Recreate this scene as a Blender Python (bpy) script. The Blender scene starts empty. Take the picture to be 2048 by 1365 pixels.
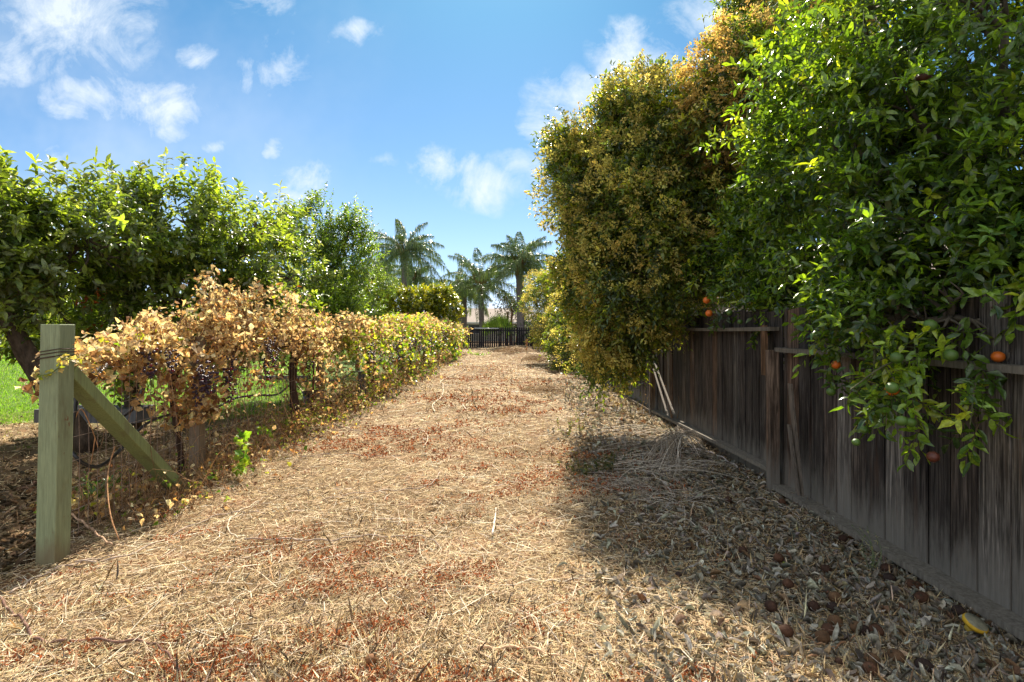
import bpy, math, random
import numpy as np
R = math.radians
PI = math.pi
scene = bpy.context.scene
COL = scene.collection

# ------------------------------------------------------------------ camera
F = 1081.0; CX = 1024.0; HY = 655.0; CH = 1.6      # pixels per unit depth, vanishing column, horizon row, eye height
cam_d = bpy.data.cameras.new('camera')
cam = bpy.data.objects.new('camera', cam_d); COL.objects.link(cam)
cam.location = (0, 0, CH); cam.rotation_euler = (R(90), 0, 0)
cam_d.sensor_width = 36.0; cam_d.lens = 36.0*F/2048.0
cam_d.shift_y = (HY-682.5)/2048.0
cam_d.clip_start = 0.05; cam_d.clip_end = 3000
scene.camera = cam

# ------------------------------------------------------------------ sun, sky, exposure
SUN_EL, SUN_AZ = R(44), R(-1)                      # azimuth measured from +Y towards +X
sd = bpy.data.lights.new('sun', 'SUN'); sd.energy = 5.0; sd.angle = R(0.5); sd.color = (1.0, 0.91, 0.78)
sun = bpy.data.objects.new('sun', sd); COL.objects.link(sun)
sun.rotation_euler = (R(90)-SUN_EL, 0, PI - SUN_AZ)
scene.view_settings.view_transform = 'Standard'
scene.view_settings.look = 'None'
scene.view_settings.gamma = 1.0
scene.view_settings.exposure = 1.3
scene.cycles.max_bounces = 6; scene.cycles.diffuse_bounces = 3; scene.cycles.glossy_bounces = 2
scene.cycles.transmission_bounces = 4; scene.cycles.transparent_max_bounces = 6
scene.cycles.caustics_reflective = False; scene.cycles.caustics_refractive = False

world = bpy.data.worlds.new('World'); scene.world = world; world.use_nodes = True
wt = world.node_tree; wt.nodes.clear()

class NT:
    def __init__(s, t): s.t = t
    def n(s, typ, **kw):
        nd = s.t.nodes.new(typ)
        for k, v in kw.items(): setattr(nd, k, v)
        return nd
    def link(s, a, b): s.t.links.new(a, b)
    def setin(s, nd, i, v):
        if isinstance(v, bpy.types.NodeSocket): s.link(v, nd.inputs[i])
        elif v is not None: nd.inputs[i].default_value = v
    def math(s, op, a, b=None, c=None, clamp=False):
        nd = s.n('ShaderNodeMath', operation=op, use_clamp=clamp)
        s.setin(nd, 0, a)
        if b is not None: s.setin(nd, 1, b)
        if c is not None: s.setin(nd, 2, c)
        return nd.outputs[0]
    def noise(s, vec, scale, detail=4, rough=0.55, out='Fac', dist=0.0):
        nd = s.n('ShaderNodeTexNoise'); s.setin(nd, 'Vector', vec)
        nd.inputs['Scale'].default_value = scale; nd.inputs['Detail'].default_value = detail
        nd.inputs['Roughness'].default_value = rough; nd.inputs['Distortion'].default_value = dist
        return nd.outputs[out]
    def ramp(s, fac, stops, interp='LINEAR'):
        nd = s.n('ShaderNodeValToRGB'); s.setin(nd, 'Fac', fac); cr = nd.color_ramp; cr.interpolation = interp
        while len(cr.elements) < len(stops): cr.elements.new(0.5)
        for e, (p, c) in zip(cr.elements, stops):
            e.position = p; e.color = (c[0], c[1], c[2], 1) if not isinstance(c, (int, float)) else (c, c, c, 1)
        return nd.outputs['Color']
    def mix(s, fac, a, b, blend='MIX'):
        nd = s.n('ShaderNodeMix', data_type='RGBA', blend_type=blend)
        s.setin(nd, 0, fac); s.setin(nd, 6, a); s.setin(nd, 7, b)
        return nd.outputs[2]
    def map(s, v, a, b, c=0.0, d=1.0, smooth=True):
        nd = s.n('ShaderNodeMapRange', interpolation_type='SMOOTHSTEP' if smooth else 'LINEAR')
        s.setin(nd, 0, v); nd.inputs[1].default_value = a; nd.inputs[2].default_value = b
        nd.inputs[3].default_value = c; nd.inputs[4].default_value = d
        return nd.outputs[0]

def c4(c): return (c[0], c[1], c[2], 1.0)

w = NT(wt)
sky = w.n('ShaderNodeTexSky', sky_type='NISHITA'); sky.sun_disc = False
sky.sun_elevation = SUN_EL; sky.sun_rotation = SUN_AZ
sky.air_density = 1.0; sky.dust_density = 0.3; sky.ozone_density = 3.0; sky.altitude = 100
gen = w.n('ShaderNodeTexCoord').outputs['Generated']
sep = w.n('ShaderNodeSeparateXYZ'); w.link(gen, sep.inputs[0])
ys = w.math('MAXIMUM', sep.outputs[1], 0.05)
u = w.math('DIVIDE', sep.outputs[0], ys); v = w.math('DIVIDE', sep.outputs[2], ys)
comb = w.n('ShaderNodeCombineXYZ'); w.link(u, comb.inputs[0]); w.link(v, comb.inputs[1])
uv = comb.outputs[0]
# cumulus wisps: world directions of the cloud banks (tangent azimuth, tangent elevation, half-widths, weight)
def cl(px, py, rx, ry, k=1.0): return ((px-CX)/F, (HY-py)/F, rx*1.1/F, ry*1.1/F, k*.95)
clouds = [cl(150,30,190,150,.95), cl(200,90,90,90,.5), cl(180,195,120,60,1.0), cl(350,205,150,55,1.0), cl(450,180,50,35,.6), cl(20,120,90,60,.8),
          cl(320,250,90,40,.5), cl(550,130,75,75,.75), cl(700,62,60,35,.62), cl(530,5,80,35,.7), cl(395,105,50,30,.5),
          cl(890,330,75,42,.9), cl(970,382,85,50,.9), cl(1050,335,80,40,.6), cl(600,345,90,45,.65), cl(585,385,80,30,.8),
          cl(1285,110,110,80,1.0), cl(1150,195,110,60,1.0), cl(1100,250,70,50,.8), cl(1440,30,110,70,1.0), cl(430,283,40,24,.6),
          cl(110,325,60,40,.7), cl(210,340,80,35,.7), cl(540,298,30,24,.6), cl(690,470,90,50,.5), cl(1480,300,200,120,.8), cl(770,318,40,20,.4),
          cl(-250,200,220,120,.8), cl(2300,250,260,150,.8)]
wob = w.n('ShaderNodeTexNoise'); w.link(uv, wob.inputs['Vector']); wob.inputs['Scale'].default_value = 8.0; wob.inputs['Detail'].default_value = 6.0; wob.inputs['Roughness'].default_value = .6
ws = w.n('ShaderNodeSeparateColor'); w.link(wob.outputs['Color'], ws.inputs[0])
u0, v0 = u, v
u = w.math('ADD', u, w.math('MULTIPLY', w.math('SUBTRACT', ws.outputs[0], .5), .16)); v = w.math('ADD', v, w.math('MULTIPLY', w.math('SUBTRACT', ws.outputs[1], .5), .10))
acc = None
for (cu, cv, ru, rv, k) in clouds:
    a = w.math('MULTIPLY', w.math('SUBTRACT', u, cu), 1/ru); b = w.math('MULTIPLY', w.math('SUBTRACT', v, cv), 1/rv)
    d = w.math('SQRT', w.math('ADD', w.math('MULTIPLY', a, a), w.math('MULTIPLY', b, b)))
    m = w.math('MULTIPLY', w.math('SUBTRACT', 1.0, d, clamp=True), k)
    acc = m if acc is None else w.math('MAXIMUM', acc, m)
n1 = w.noise(uv, 7.0, 12, 0.66, dist=0.9); n2 = w.noise(uv, 26.0, 9, 0.7, dist=0.5)
nn = w.math('ADD', w.math('MULTIPLY', w.math('SUBTRACT', n1, 0.5), 2.9), w.math('MULTIPLY', w.math('SUBTRACT', n2, 0.5), 0.7))
dens = w.math('ADD', acc, w.math('MULTIPLY', nn, w.map(acc, 0.0, 0.3)))
cm = w.map(dens, 0.04, 1.05, smooth=False)
cm = w.math('MULTIPLY', cm, w.map(sep.outputs[1], 0.05, 0.3))
cm = w.math('MULTIPLY', cm, 0.85)
veil = w.math('MULTIPLY', w.map(w.noise(uv, 2.2, 5, 0.6), 0.35, 0.75), 0.4)
veil = w.math('MULTIPLY', veil, w.map(u, 0.0, -0.9))
cm = w.math('MAXIMUM', cm, veil)
hs = w.n('ShaderNodeHueSaturation'); w.link(sky.outputs[0], hs.inputs['Color'])
hs.inputs['Saturation'].default_value = 1.0; hs.inputs['Value'].default_value = 1.02
skyc = w.mix(1.0, hs.outputs[0], w.ramp(sep.outputs[2], [(0.0, (.86, .93, 1.45)), (.14, (.90, 1.0, 1.12)), (.5, (.50, .92, 1.0))]), 'MULTIPLY')
skyc = w.mix(cm, skyc, c4((8.2, 8.9, 9.5)))
# unseen bright cloud overhead and behind the viewer, added to raise the fill light
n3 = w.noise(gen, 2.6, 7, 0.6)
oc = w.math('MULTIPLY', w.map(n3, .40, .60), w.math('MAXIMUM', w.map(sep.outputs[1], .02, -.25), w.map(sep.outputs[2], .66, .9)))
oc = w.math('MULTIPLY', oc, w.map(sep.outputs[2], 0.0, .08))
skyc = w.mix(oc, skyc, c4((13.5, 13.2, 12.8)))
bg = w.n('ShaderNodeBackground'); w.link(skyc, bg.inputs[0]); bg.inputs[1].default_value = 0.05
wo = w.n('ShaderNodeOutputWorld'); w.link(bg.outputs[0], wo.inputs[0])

# ------------------------------------------------------------------ helpers
rng = np.random.default_rng(7)
random.seed(7)

def P(px, py, Y): return np.array([(px-CX)/F*Y, Y, CH-(py-HY)/F*Y])
def hump(x, y, cx, cy, rx, ry, h): return h*np.exp(-((x-cx)/rx)**2-((y-cy)/ry)**2)
def gz(x, y):
    x = np.asarray(x, float); y = np.asarray(y, float)
    z = 0.014*np.sin(1.3*x+0.7*y)+0.011*np.sin(2.9*x-1.7*y+1)+0.007*np.sin(5.3*x+4.1*y+2)+0.005*np.sin(11*x-7*y)+0.004*np.sin(9*y+17*x+1)
    z = z*np.clip(1.2-y/60, .2, 1)
    z += hump(x, y, .2, 30, 1.0, 2.2, .22)+hump(x, y, 1.2, 28, .8, 1.6, .2)+hump(x, y, .55, 16, .6, 1.4, .12)+hump(x, y, .4, 38, 1.9, 1.6, .3)
    z += hump(x, y, 2.6, 12, .5, 6, .05)+hump(x, y, -3.5, 14, .6, 9, .04)+hump(x, y, .1, 12, .5, .9, .06)
    return z
def G(px, py, lift=0.0):
    Y = CH*F/(py-HY); X = (px-CX)/F*Y
    return np.array([X, Y, float(gz(X, Y))+lift])
def nrm(a):
    return a/np.maximum(np.linalg.norm(a, axis=-1, keepdims=True), 1e-9)

def tag(o, label=None, cat=None, group=None, kind=None):
    if label: o['label'] = label
    if cat: o['category'] = cat
    if group: o['group'] = group
    if kind: o['kind'] = kind
    return o
def empty(name, loc=(0, 0, 0), rz=0.0):
    o = bpy.data.objects.new(name, None); COL.objects.link(o); o.location = tuple(float(q) for q in loc); o.rotation_euler = (0, 0, rz)
    o.empty_display_size = .2
    return o

class MB:
    """collects geometry (world coordinates) and links it as ONE mesh object"""
    def __init__(s): s.v = []; s.ls = []; s.lt = []; s.c = []; s.nv = 0
    def add(s, V, faces, col=(.5, .5, .5)):
        V = np.asarray(V, float).reshape(-1, 3); n = len(V)
        s.v.append(V)
        for fa in faces:
            fa = np.asarray(fa)
            if fa.ndim == 1: fa = fa[None]
            s.ls.append((fa+s.nv).ravel()); s.lt.append(np.full(len(fa), fa.shape[1]))
        col = np.asarray(col, float)
        if col.ndim == 1: col = np.tile(col, (n, 1))
        s.c.append(col); s.nv += n
    def build(s, name, mat, parent=None, smooth=True, origin=None):
        V = np.concatenate(s.v); L = np.concatenate(s.ls).astype(np.int32); T = np.concatenate(s.lt).astype(np.int32)
        C = np.concatenate(s.c)
        if parent is not None:
            org = np.array(parent_world(parent))
            V = V-org
        elif origin is not None:
            V = V-np.asarray(origin, float)
        me = bpy.data.meshes.new(name)
        me.vertices.add(len(V)); me.vertices.foreach_set('co', V.astype(np.float32).ravel())
        me.loops.add(len(L)); me.loops.foreach_set('vertex_index', L)
        me.polygons.add(len(T)); st = np.concatenate([[0], np.cumsum(T)[:-1]]).astype(np.int32)
        me.polygons.foreach_set('loop_start', st); me.polygons.foreach_set('loop_total', T)
        me.polygons.foreach_set('use_smooth', np.full(len(T), smooth))
        ca = me.color_attributes.new('Col', 'FLOAT_COLOR', 'POINT')
        ca.data.foreach_set('color', np.concatenate([C, np.ones((len(C), 1))], 1).astype(np.float32).ravel())
        me.update(calc_edges=True); me.validate()
        if mat: me.materials.append(mat)
        o = bpy.data.objects.new(name, me); COL.objects.link(o)
        if parent is not None: o.parent = parent
        elif origin is not None: o.location = tuple(float(q) for q in origin)
        return o
def parent_world(o):
    x = np.zeros(3)
    while o is not None: x = x+np.array(o.location); o = o.parent
    return x

def tube(mb, pts, rad, sides=6, col=(.3, .2, .12), cap=True, wob=0.0):
    pts = np.asarray(pts, float); n = len(pts)
    rad = np.broadcast_to(np.asarray(rad, float), (n,)) if np.ndim(rad) == 0 or len(np.atleast_1d(rad)) == n else np.interp(np.linspace(0, 1, n), np.linspace(0, 1, len(rad)), rad)
    T = np.gradient(pts, axis=0); T = nrm(T)
    a = np.array([0, 0, 1.]) if abs(T[0][2]) < .9 else np.array([1., 0, 0])
    U = nrm(np.cross(T, np.tile(a, (n, 1)))); W_ = np.cross(T, U)
    th = np.arange(sides)/sides*2*PI
    rr = rad[:, None]*(1+wob*rng.uniform(-1, 1, (n, sides)))
    V = pts[:, None, :]+rr[..., None]*(np.cos(th)[None, :, None]*U[:, None, :]+np.sin(th)[None, :, None]*W_[:, None, :])
    i = np.arange(n-1)[:, None]*sides; j = np.arange(sides)[None, :]; jn = (j+1) % sides
    q = np.stack([i+j, i+jn, i+sides+jn, i+sides+j], -1).reshape(-1, 4)
    fs = [q]
    if cap: fs += [np.arange(sides)[::-1][None], (np.arange(sides)+(n-1)*sides)[None]]
    mb.add(V.reshape(-1, 3), fs, col)
def spline(ctrl, n=12):
    """smooth curve through control points"""
    c = np.asarray(ctrl, float); m = len(c)
    if m == 2: return c[0]+(c[1]-c[0])*np.linspace(0, 1, n)[:, None]
    t = np.linspace(0, m-1, n); out = []
    ext = np.vstack([2*c[0]-c[1], c, 2*c[-1]-c[-2]])
    for q in t:
        k = min(int(q), m-2); f = q-k; p0, p1, p2, p3 = ext[k], ext[k+1], ext[k+2], ext[k+3]
        out.append(.5*((2*p1)+(-p0+p2)*f+(2*p0-5*p1+4*p2-p3)*f*f+(-p0+3*p1-3*p2+p3)*f**3))
    return np.array(out)
BOXF = np.array([[0, 3, 2, 1], [4, 5, 6, 7], [0, 1, 5, 4], [1, 2, 6, 5], [2, 3, 7, 6], [3, 0, 4, 7]])
def box(mb, a, b, col=(.5, .5, .5), jit=0.0):
    a = np.asarray(a, float); b = np.asarray(b, float)
    V = np.array([[a[0], a[1], a[2]], [b[0], a[1], a[2]], [b[0], b[1], a[2]], [a[0], b[1], a[2]],
                  [a[0], a[1], b[2]], [b[0], a[1], b[2]], [b[0], b[1], b[2]], [a[0], b[1], b[2]]])
    if jit: V = V+rng.uniform(-jit, jit, V.shape)
    mb.add(V, [BOXF], col)
def plank(mb, p, q, wv, tv, col=(.5, .5, .5), n=1, bow=None):
    """bar from p to q with half-width vector wv and half-thickness vector tv, n segments, bow = bending vector"""
    p = np.asarray(p, float); q = np.asarray(q, float); wv = np.asarray(wv, float); tv = np.asarray(tv, float)
    V = []
    for i in range(n+1):
        t = i/n; c = p+(q-p)*t
        if bow is not None: c = c+np.asarray(bow, float)*math.sin(PI*t)
        V += [c-wv-tv, c+wv-tv, c+wv+tv, c-wv+tv]
    fs = []
    for i in range(n):
        k = 4*i
        for j in range(4): fs.append([k+j, k+(j+1) % 4, k+4+(j+1) % 4, k+4+j])
    fs = [np.array(fs), np.array([[3, 2, 1, 0]]), np.array([[4*n, 4*n+1, 4*n+2, 4*n+3]])]
    mb.add(V, fs, col)

# ---- leaf templates: (t along, s across, h up) and faces
def T_full():
    V = np.array([[0, 0, 0], [.33, 0, -.02], [.68, 0, -.02], [1, 0, 0], [.22, .40, .0], [.55, .5, .0], [.82, .28, 0], [.22, -.40, 0], [.55, -.5, 0], [.82, -.28, 0]])
    Fq = [np.array([[1, 2, 5, 4], [1, 7, 8, 2]]), np.array([[0, 1, 4], [2, 6, 5], [2, 3, 6], [0, 7, 1], [2, 8, 9], [2, 9, 3]])]
    return V, Fq
def T_mid():
    V = np.array([[0, 0, 0], [.5, 0, 0], [1, 0, 0], [.45, .5, 0], [.45, -.5, 0]])
    return V, [np.array([[0, 1, 3], [1, 2, 3], [0, 4, 1], [1, 4, 2]])]
def T_low():
    V = np.array([[0, 0, 0], [.45, .5, 0], [1, 0, 0], [.45, -.5, 0]])
    return V, [np.array([[0, 1, 2], [0, 2, 3]])]
def T_lobe():
    V = [[.35, 0, -.03]]
    ang = np.array([180, 140, 105, 78, 50, 25, 0, -25, -50, -78, -105, -140]); rad = np.array([.30, .55, .40, .62, .42, .48, .66, .48, .42, .62, .40, .55])
    for a, r in zip(ang, rad): V.append([.35+r*math.cos(R(a)), r*math.sin(R(a))*.95, 0])
    n = len(ang)
    return np.array(V), [np.array([[0, 1+(i+1) % n, 1+i] for i in range(n)])]
TEM = {'full': T_full(), 'mid': T_mid(), 'low': T_low(), 'lobe': T_lobe()}
def leaves(mb, P0, D, N, L, W, col, kind='mid', curl=.15, fold=.15, crumple=0.0):
    n = len(P0)
    if n == 0: return
    D = nrm(D); S = nrm(np.cross(D, N)); N = np.cross(S, D)
    tv, tf = TEM[kind]; k = len(tv)
    L = np.broadcast_to(L, (n,)); W = np.broadcast_to(W, (n,)); curl = np.broadcast_to(curl, (n,)); fold = np.broadcast_to(fold, (n,))
    t = tv[:, 0][None]; s = tv[:, 1][None]; h = tv[:, 2][None]
    hh = (h+0*curl[:, None])*L[:, None]-curl[:, None]*(t**2)*L[:, None]+fold[:, None]*np.abs(s)*W[:, None]*2
    tt = t*L[:, None]*(1-.25*np.abs(curl[:, None])*t); ss = s*W[:, None]
    V = P0[:, None]+tt[..., None]*D[:, None]+ss[..., None]*S[:, None]+hh[..., None]*N[:, None]
    if crumple: V = V+rng.normal(0, 1, V.shape)*(crumple*L)[:, None, None]
    off = (np.arange(n)*k)[:, None, None]
    fs = [(f[None]+off).reshape(-1, f.shape[1]) for f in tf]
    mb.add(V.reshape(-1, 3), fs, np.repeat(col, k, axis=0))
def palette(n, cols, wts=None, var=.18):
    cols = np.asarray(cols, float); wts = None if wts is None else np.asarray(wts, float)/np.sum(wts)
    c = cols[rng.choice(len(cols), n, p=wts)]
    return np.clip(c*np.exp(rng.normal(0, var, (n, 1)))*np.exp(rng.normal(0, var*.18, (n, 3))), 0.004, .9)

def fld(p, sc, seed):
    """smooth pseudo noise in about -1..1 of positions p"""
    r = np.random.default_rng(seed); s = 0
    for i in range(5):
        k = r.normal(0, 1, 3)*sc; s = s+np.sin(p@k+r.uniform(0, 6.28))
    return s/3.0
def crown_pts(blobs, n, inner=.45, gap=-9., seed=1, backkeep=.6, gsc=1.6):
    """points in the outer shells of a union of ellipsoids, with lumpy outline and gaps"""
    C = np.array([b[0] for b in blobs]); Rr = np.array([b[1] if np.ndim(b[1]) else [b[1]]*3 for b in blobs], float)
    wts = np.array([(r.prod())**(2/3)*(b[2] if len(b) > 2 else 1.0) for r, b in zip(Rr, blobs)]); wts /= wts.sum()
    out = []; dirs = []; tot = 0
    while tot < n:
        m = int((n-tot)*1.6)+50
        i = rng.choice(len(blobs), m, p=wts); d = nrm(rng.normal(0, 1, (m, 3)))
        rad = inner+(1-inner)*rng.uniform(0, 1, m)**.6
        p = C[i]+d*Rr[i]*rad[:, None]
        lump = 1+.20*fld(p, 1.5/np.mean(Rr), seed)+.10*fld(p, 4.5/np.mean(Rr), seed+3)-.05
        p = C[i]+(p-C[i])*lump[:, None]
        keep = np.ones(m, bool)
        if gap > -5: keep &= fld(p, gsc/np.mean(Rr)*2, seed+5) > gap
        toc = nrm(np.array([0, 0, CH])-C[i]); back = (d*toc).sum(1) < -.35
        keep &= ~back | (rng.uniform(0, 1, m) < backkeep)
        keep &= p[:, 2] > gz(p[:, 0], p[:, 1])+.05
        p = p[keep]; d = d[keep]
        out.append(p); dirs.append(d); tot += len(p)
    return np.concatenate(out)[:n], np.concatenate(dirs)[:n]
def crown_clumps(blobs, n, inner, gap, seed, backkeep, gsc, per=12, sig=.13):
    """boughs: bunches of shoots round a smaller number of crown points"""
    m = max(8, n//per); q, d = crown_pts(blobs, m, inner, gap, seed, backkeep, gsc)
    k = rng.integers(0, m, n); rr = np.mean([np.mean(b[1]) for b in blobs])
    s = rr*sig*rng.uniform(.5, 1.5, m)
    off = rng.normal(0, 1, (n, 3)); p = q[k]+off*s[k][:, None]; dd = nrm(d[k]+.55*off)
    p[:, 2] = np.maximum(p[:, 2], gz(p[:, 0], p[:, 1])+.05)
    return p, dd
def shoots(mbl, mbt, p, d, sl, nl, LL, LW, cols, wts=None, kind='mid', up=.4, rnd=.5, sag=.2, curl=.2, fold=.18, alpha=(40, 75),
           var=.18, twigcol=(.10, .075, .04), leafup=.8, crumple=0, twr=.0025):
    """leafy shoots: a thin twig with nl leaves set round it"""
    n = len(p)
    D = nrm(d*1.0+np.array([0, 0, up])+rng.normal(0, rnd, (n, 3)))
    S = sl*rng.uniform(.6, 1.3, n)
    if mbt is not None:
        a = np.array([0, 0, 1.]); U = nrm(np.cross(D, a)+1e-4); W_ = np.cross(D, U)
        rows = []
        for t, r in ((0, 1.), (.5, .8), (1., .4)):
            c = p+D*(S*t)[:, None]+np.array([0, 0, -1.])*(sag*S*t*t)[:, None]
            rows.append(np.stack([c+U*twr*r, c-U*twr*r*.5+W_*twr*.87*r, c-U*twr*r*.5-W_*twr*.87*r], 1))
        V = np.stack(rows, 1).reshape(n*9, 3)
        f = np.array([[a_*3+b, a_*3+(b+1) % 3, a_*3+3+(b+1) % 3, a_*3+3+b] for a_ in (0, 1) for b in range(3)])
        mbt.add(V, [(f[None]+(np.arange(n)*9)[:, None, None]).reshape(-1, 4)], twigcol)
    base = palette(n, cols, wts, var)
    for k in range(nl):
        t = (.12+.88*(k+1)/nl)*np.ones(n)
        c = p+D*(S*t)[:, None]+np.array([0, 0, -1.])*(sag*S*t*t)[:, None]
        ang = k*2.4+rng.uniform(-.5, .5, n)+p[:, 0]*9
        a = np.array([0, 0, 1.]); U = nrm(np.cross(D, a)+1e-4); W_ = np.cross(D, U)
        al = R(1)*rng.uniform(alpha[0], alpha[1], n)*(1 if k < nl-1 else .4)
        ld = D*np.cos(al)[:, None]+(U*np.cos(ang)[:, None]+W_*np.sin(ang)[:, None])*np.sin(al)[:, None]
        N = nrm(np.array([0, 0, leafup])+D*.5+rng.normal(0, .45, (n, 3)))
        L = LL*rng.uniform(.65, 1.2, n); cc = np.clip(base*np.exp(rng.normal(0, .16, (n, 1))), .004, .9)
        leaves(mbl, c, ld, N, L, LW*L/LL, cc, kind, curl*rng.uniform(-.4, 2.4, n), fold*rng.uniform(-.2, 2.0, n), crumple or .02)

# ------------------------------------------------------------------ materials
def new_mat(name):
    m = bpy.data.materials.new(name); m.use_nodes = True; m.node_tree.nodes.clear(); return m, NT(m.node_tree)
def mat_leaf(name, trans=.4, tint=(1.5, 1.45, .6), rough=.42, spec=.5):
    m, t = new_mat(name)
    at = t.n('ShaderNodeAttribute'); at.attribute_name = 'Col'
    geo = t.n('ShaderNodeNewGeometry')
    nz = t.noise(geo.outputs['Position'], 60, 2)
    base = t.mix(1.0, at.outputs['Color'], t.ramp(nz, [(.3, .62), (.7, 1.3)]), 'MULTIPLY')
    pb = t.n('ShaderNodeBsdfPrincipled'); t.link(base, pb.inputs['Base Color'])
    pb.inputs['Roughness'].default_value = rough; pb.inputs['Specular IOR Level'].default_value = spec
    tr = t.n('ShaderNodeBsdfTranslucent'); t.link(t.mix(1.0, base, c4(tint), 'MULTIPLY'), tr.inputs[0])
    mx = t.n('ShaderNodeMixShader'); mx.inputs[0].default_value = trans
    t.link(pb.outputs[0], mx.inputs[1]); t.link(tr.outputs[0], mx.inputs[2])
    o = t.n('ShaderNodeOutputMaterial'); t.link(mx.outputs[0], o.inputs[0])
    return m
def mat_attr(name, rough=.8, nscale=30, lo=.7, hi=1.25, bump=.3, bscale=80, spec=.25, stretch=None, metallic=0):
    m, t = new_mat(name)
    at = t.n('ShaderNodeAttribute'); at.attribute_name = 'Col'
    geo = t.n('ShaderNodeNewGeometry'); vec = geo.outputs['Position']
    if stretch:
        mp = t.n('ShaderNodeMapping'); t.link(vec, mp.inputs[0]); mp.inputs['Scale'].default_value = stretch; vec = mp.outputs[0]
    nz = t.noise(vec, nscale, 6, .65)
    base = t.mix(1.0, at.outputs['Color'], t.ramp(nz, [(.3, lo), (.7, hi)]), 'MULTIPLY')
    pb = t.n('ShaderNodeBsdfPrincipled'); t.link(base, pb.inputs['Base Color'])
    pb.inputs['Roughness'].default_value = rough; pb.inputs['Specular IOR Level'].default_value = spec; pb.inputs['Metallic'].default_value = metallic
    if bump:
        b = t.n('ShaderNodeBump'); b.inputs['Strength'].default_value = bump; b.inputs['Distance'].default_value = .01
        t.link(t.noise(vec, bscale, 5, .6), b.inputs['Height']); t.link(b.outputs[0], pb.inputs['Normal'])
    o = t.n('ShaderNodeOutputMaterial'); t.link(pb.outputs[0], o.inputs[0])
    return m
def mat_fence():
    m, t = new_mat('weathered_board')
    at = t.n('ShaderNodeAttribute'); at.attribute_name = 'Col'
    geo = t.n('ShaderNodeNewGeometry'); pos = geo.outputs['Position']
    def mp(s):
        a = t.n('ShaderNodeMapping'); t.link(pos, a.inputs[0]); a.inputs['Scale'].default_value = s; return a.outputs[0]
    grain = t.noise(mp((60, 60, 2.2)), 1.0, 8, .65, dist=.6)
    streak = t.noise(mp((14, 14, .9)), 1.0, 6, .6, dist=.4)
    patch = t.noise(mp((5, 5, 1.6)), 1.0, 5, .6)
    base = t.mix(1.0, at.outputs['Color'], t.ramp(grain, [(.36, .30), (.5, .95), (.62, 2.0)]), 'MULTIPLY')
    fineg = t.noise(mp((170, 170, 5)), 1.0, 5, .7, dist=.3); base = t.mix(1.0, base, t.ramp(fineg, [(.36, .55), (.64, 1.5)]), 'MULTIPLY')
    rust = t.mix(1.0, at.outputs['Color'], c4((1.95, 1.4, 1.1)), 'MULTIPLY')
    base = t.mix(t.math('MULTIPLY', t.map(streak, .56, .72), .6), base, rust)
    pale = t.mix(t.math('MULTIPLY', t.map(t.noise(mp((26, 26, 1.4)), 1.0, 7, .7, dist=.8), .6, .72), .5), base, c4((.20, .175, .15)))
    base = t.mix(t.map(patch, .5, .62), base, pale)
    base = t.mix(t.math('MULTIPLY', t.map(patch, .52, .36), .7), base, t.mix(1.0, base, c4((.32, .30, .30)), 'MULTIPLY'))
    sp = t.n('ShaderNodeSeparateXYZ'); t.link(pos, sp.inputs[0])
    dust = t.math('ADD', sp.outputs[2], t.math('MULTIPLY', t.noise(mp((16, 16, 2.5)), 1.0, 6, .7), -.95))
    base = t.mix(t.math('MULTIPLY', t.map(dust, .05, -.42), .85), base, c4((.19, .175, .15)))
    knot = t.n('ShaderNodeTexVoronoi'); t.link(mp((6, 6, 1.9)), knot.inputs['Vector']); knot.inputs['Scale'].default_value = 1.0
    base = t.mix(t.map(knot.outputs['Distance'], .07, .03), base, c4((.012, .01, .008)))
    pb = t.n('ShaderNodeBsdfPrincipled'); t.link(base, pb.inputs['Base Color'])
    pb.inputs['Roughness'].default_value = .85; pb.inputs['Specular IOR Level'].default_value = .2
    b = t.n('ShaderNodeBump'); b.inputs['Strength'].default_value = .7; b.inputs['Distance'].default_value = .006
    t.link(grain, b.inputs['Height']); t.link(b.outputs[0], pb.inputs['Normal'])
    o = t.n('ShaderNodeOutputMaterial'); t.link(pb.outputs[0], o.inputs[0])
    return m
def mat_green_paint():
    m, t = new_mat('sage_green_paint')
    tc = t.n('ShaderNodeTexCoord').outputs['Object']
    def mp(s):
        a = t.n('ShaderNodeMapping'); t.link(tc, a.inputs[0]); a.inputs['Scale'].default_value = s; return a.outputs[0]
    at = t.n('ShaderNodeAttribute'); at.attribute_name = 'Col'
    g = t.noise(mp((90, 90, 5)), 1, 7, .65, dist=.3); s = t.noise(mp((7, 7, 2.5)), 1, 5, .6); f = t.noise(mp((160, 160, 60)), 1, 3)
    base = t.mix(1.0, at.outputs['Color'], t.ramp(g, [(.3, .66), (.7, 1.2)]), 'MULTIPLY')
    base = t.mix(t.math('MULTIPLY', t.map(s, .5, .68), .55), base, c4((.13, .12, .06)))
    sp = t.n('ShaderNodeSeparateXYZ'); t.link(tc, sp.inputs[0])
    dz = t.math('ADD', sp.outputs[2], t.math('MULTIPLY', s, -.3))
    base = t.mix(t.math('MULTIPLY', t.map(dz, .06, -.14), .7), base, c4((.17, .13, .075)))
    chip = t.noise(mp((30, 30, 9)), 1, 4, .7)
    base = t.mix(t.map(chip, .66, .70), base, c4((.16, .075, .035)))
    pb = t.n('ShaderNodeBsdfPrincipled'); t.link(base, pb.inputs['Base Color']); pb.inputs['Roughness'].default_value = .7; pb.inputs['Specular IOR Level'].default_value = .3
    b = t.n('ShaderNodeBump'); b.inputs['Strength'].default_value = .55; b.inputs['Distance'].default_value = .004
    t.link(t.math('ADD', g, t.math('MULTIPLY', f, .5)), b.inputs['Height']); t.link(b.outputs[0], pb.inputs['Normal'])
    o = t.n('ShaderNodeOutputMaterial'); t.link(pb.outputs[0], o.inputs[0])
    return m
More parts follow.
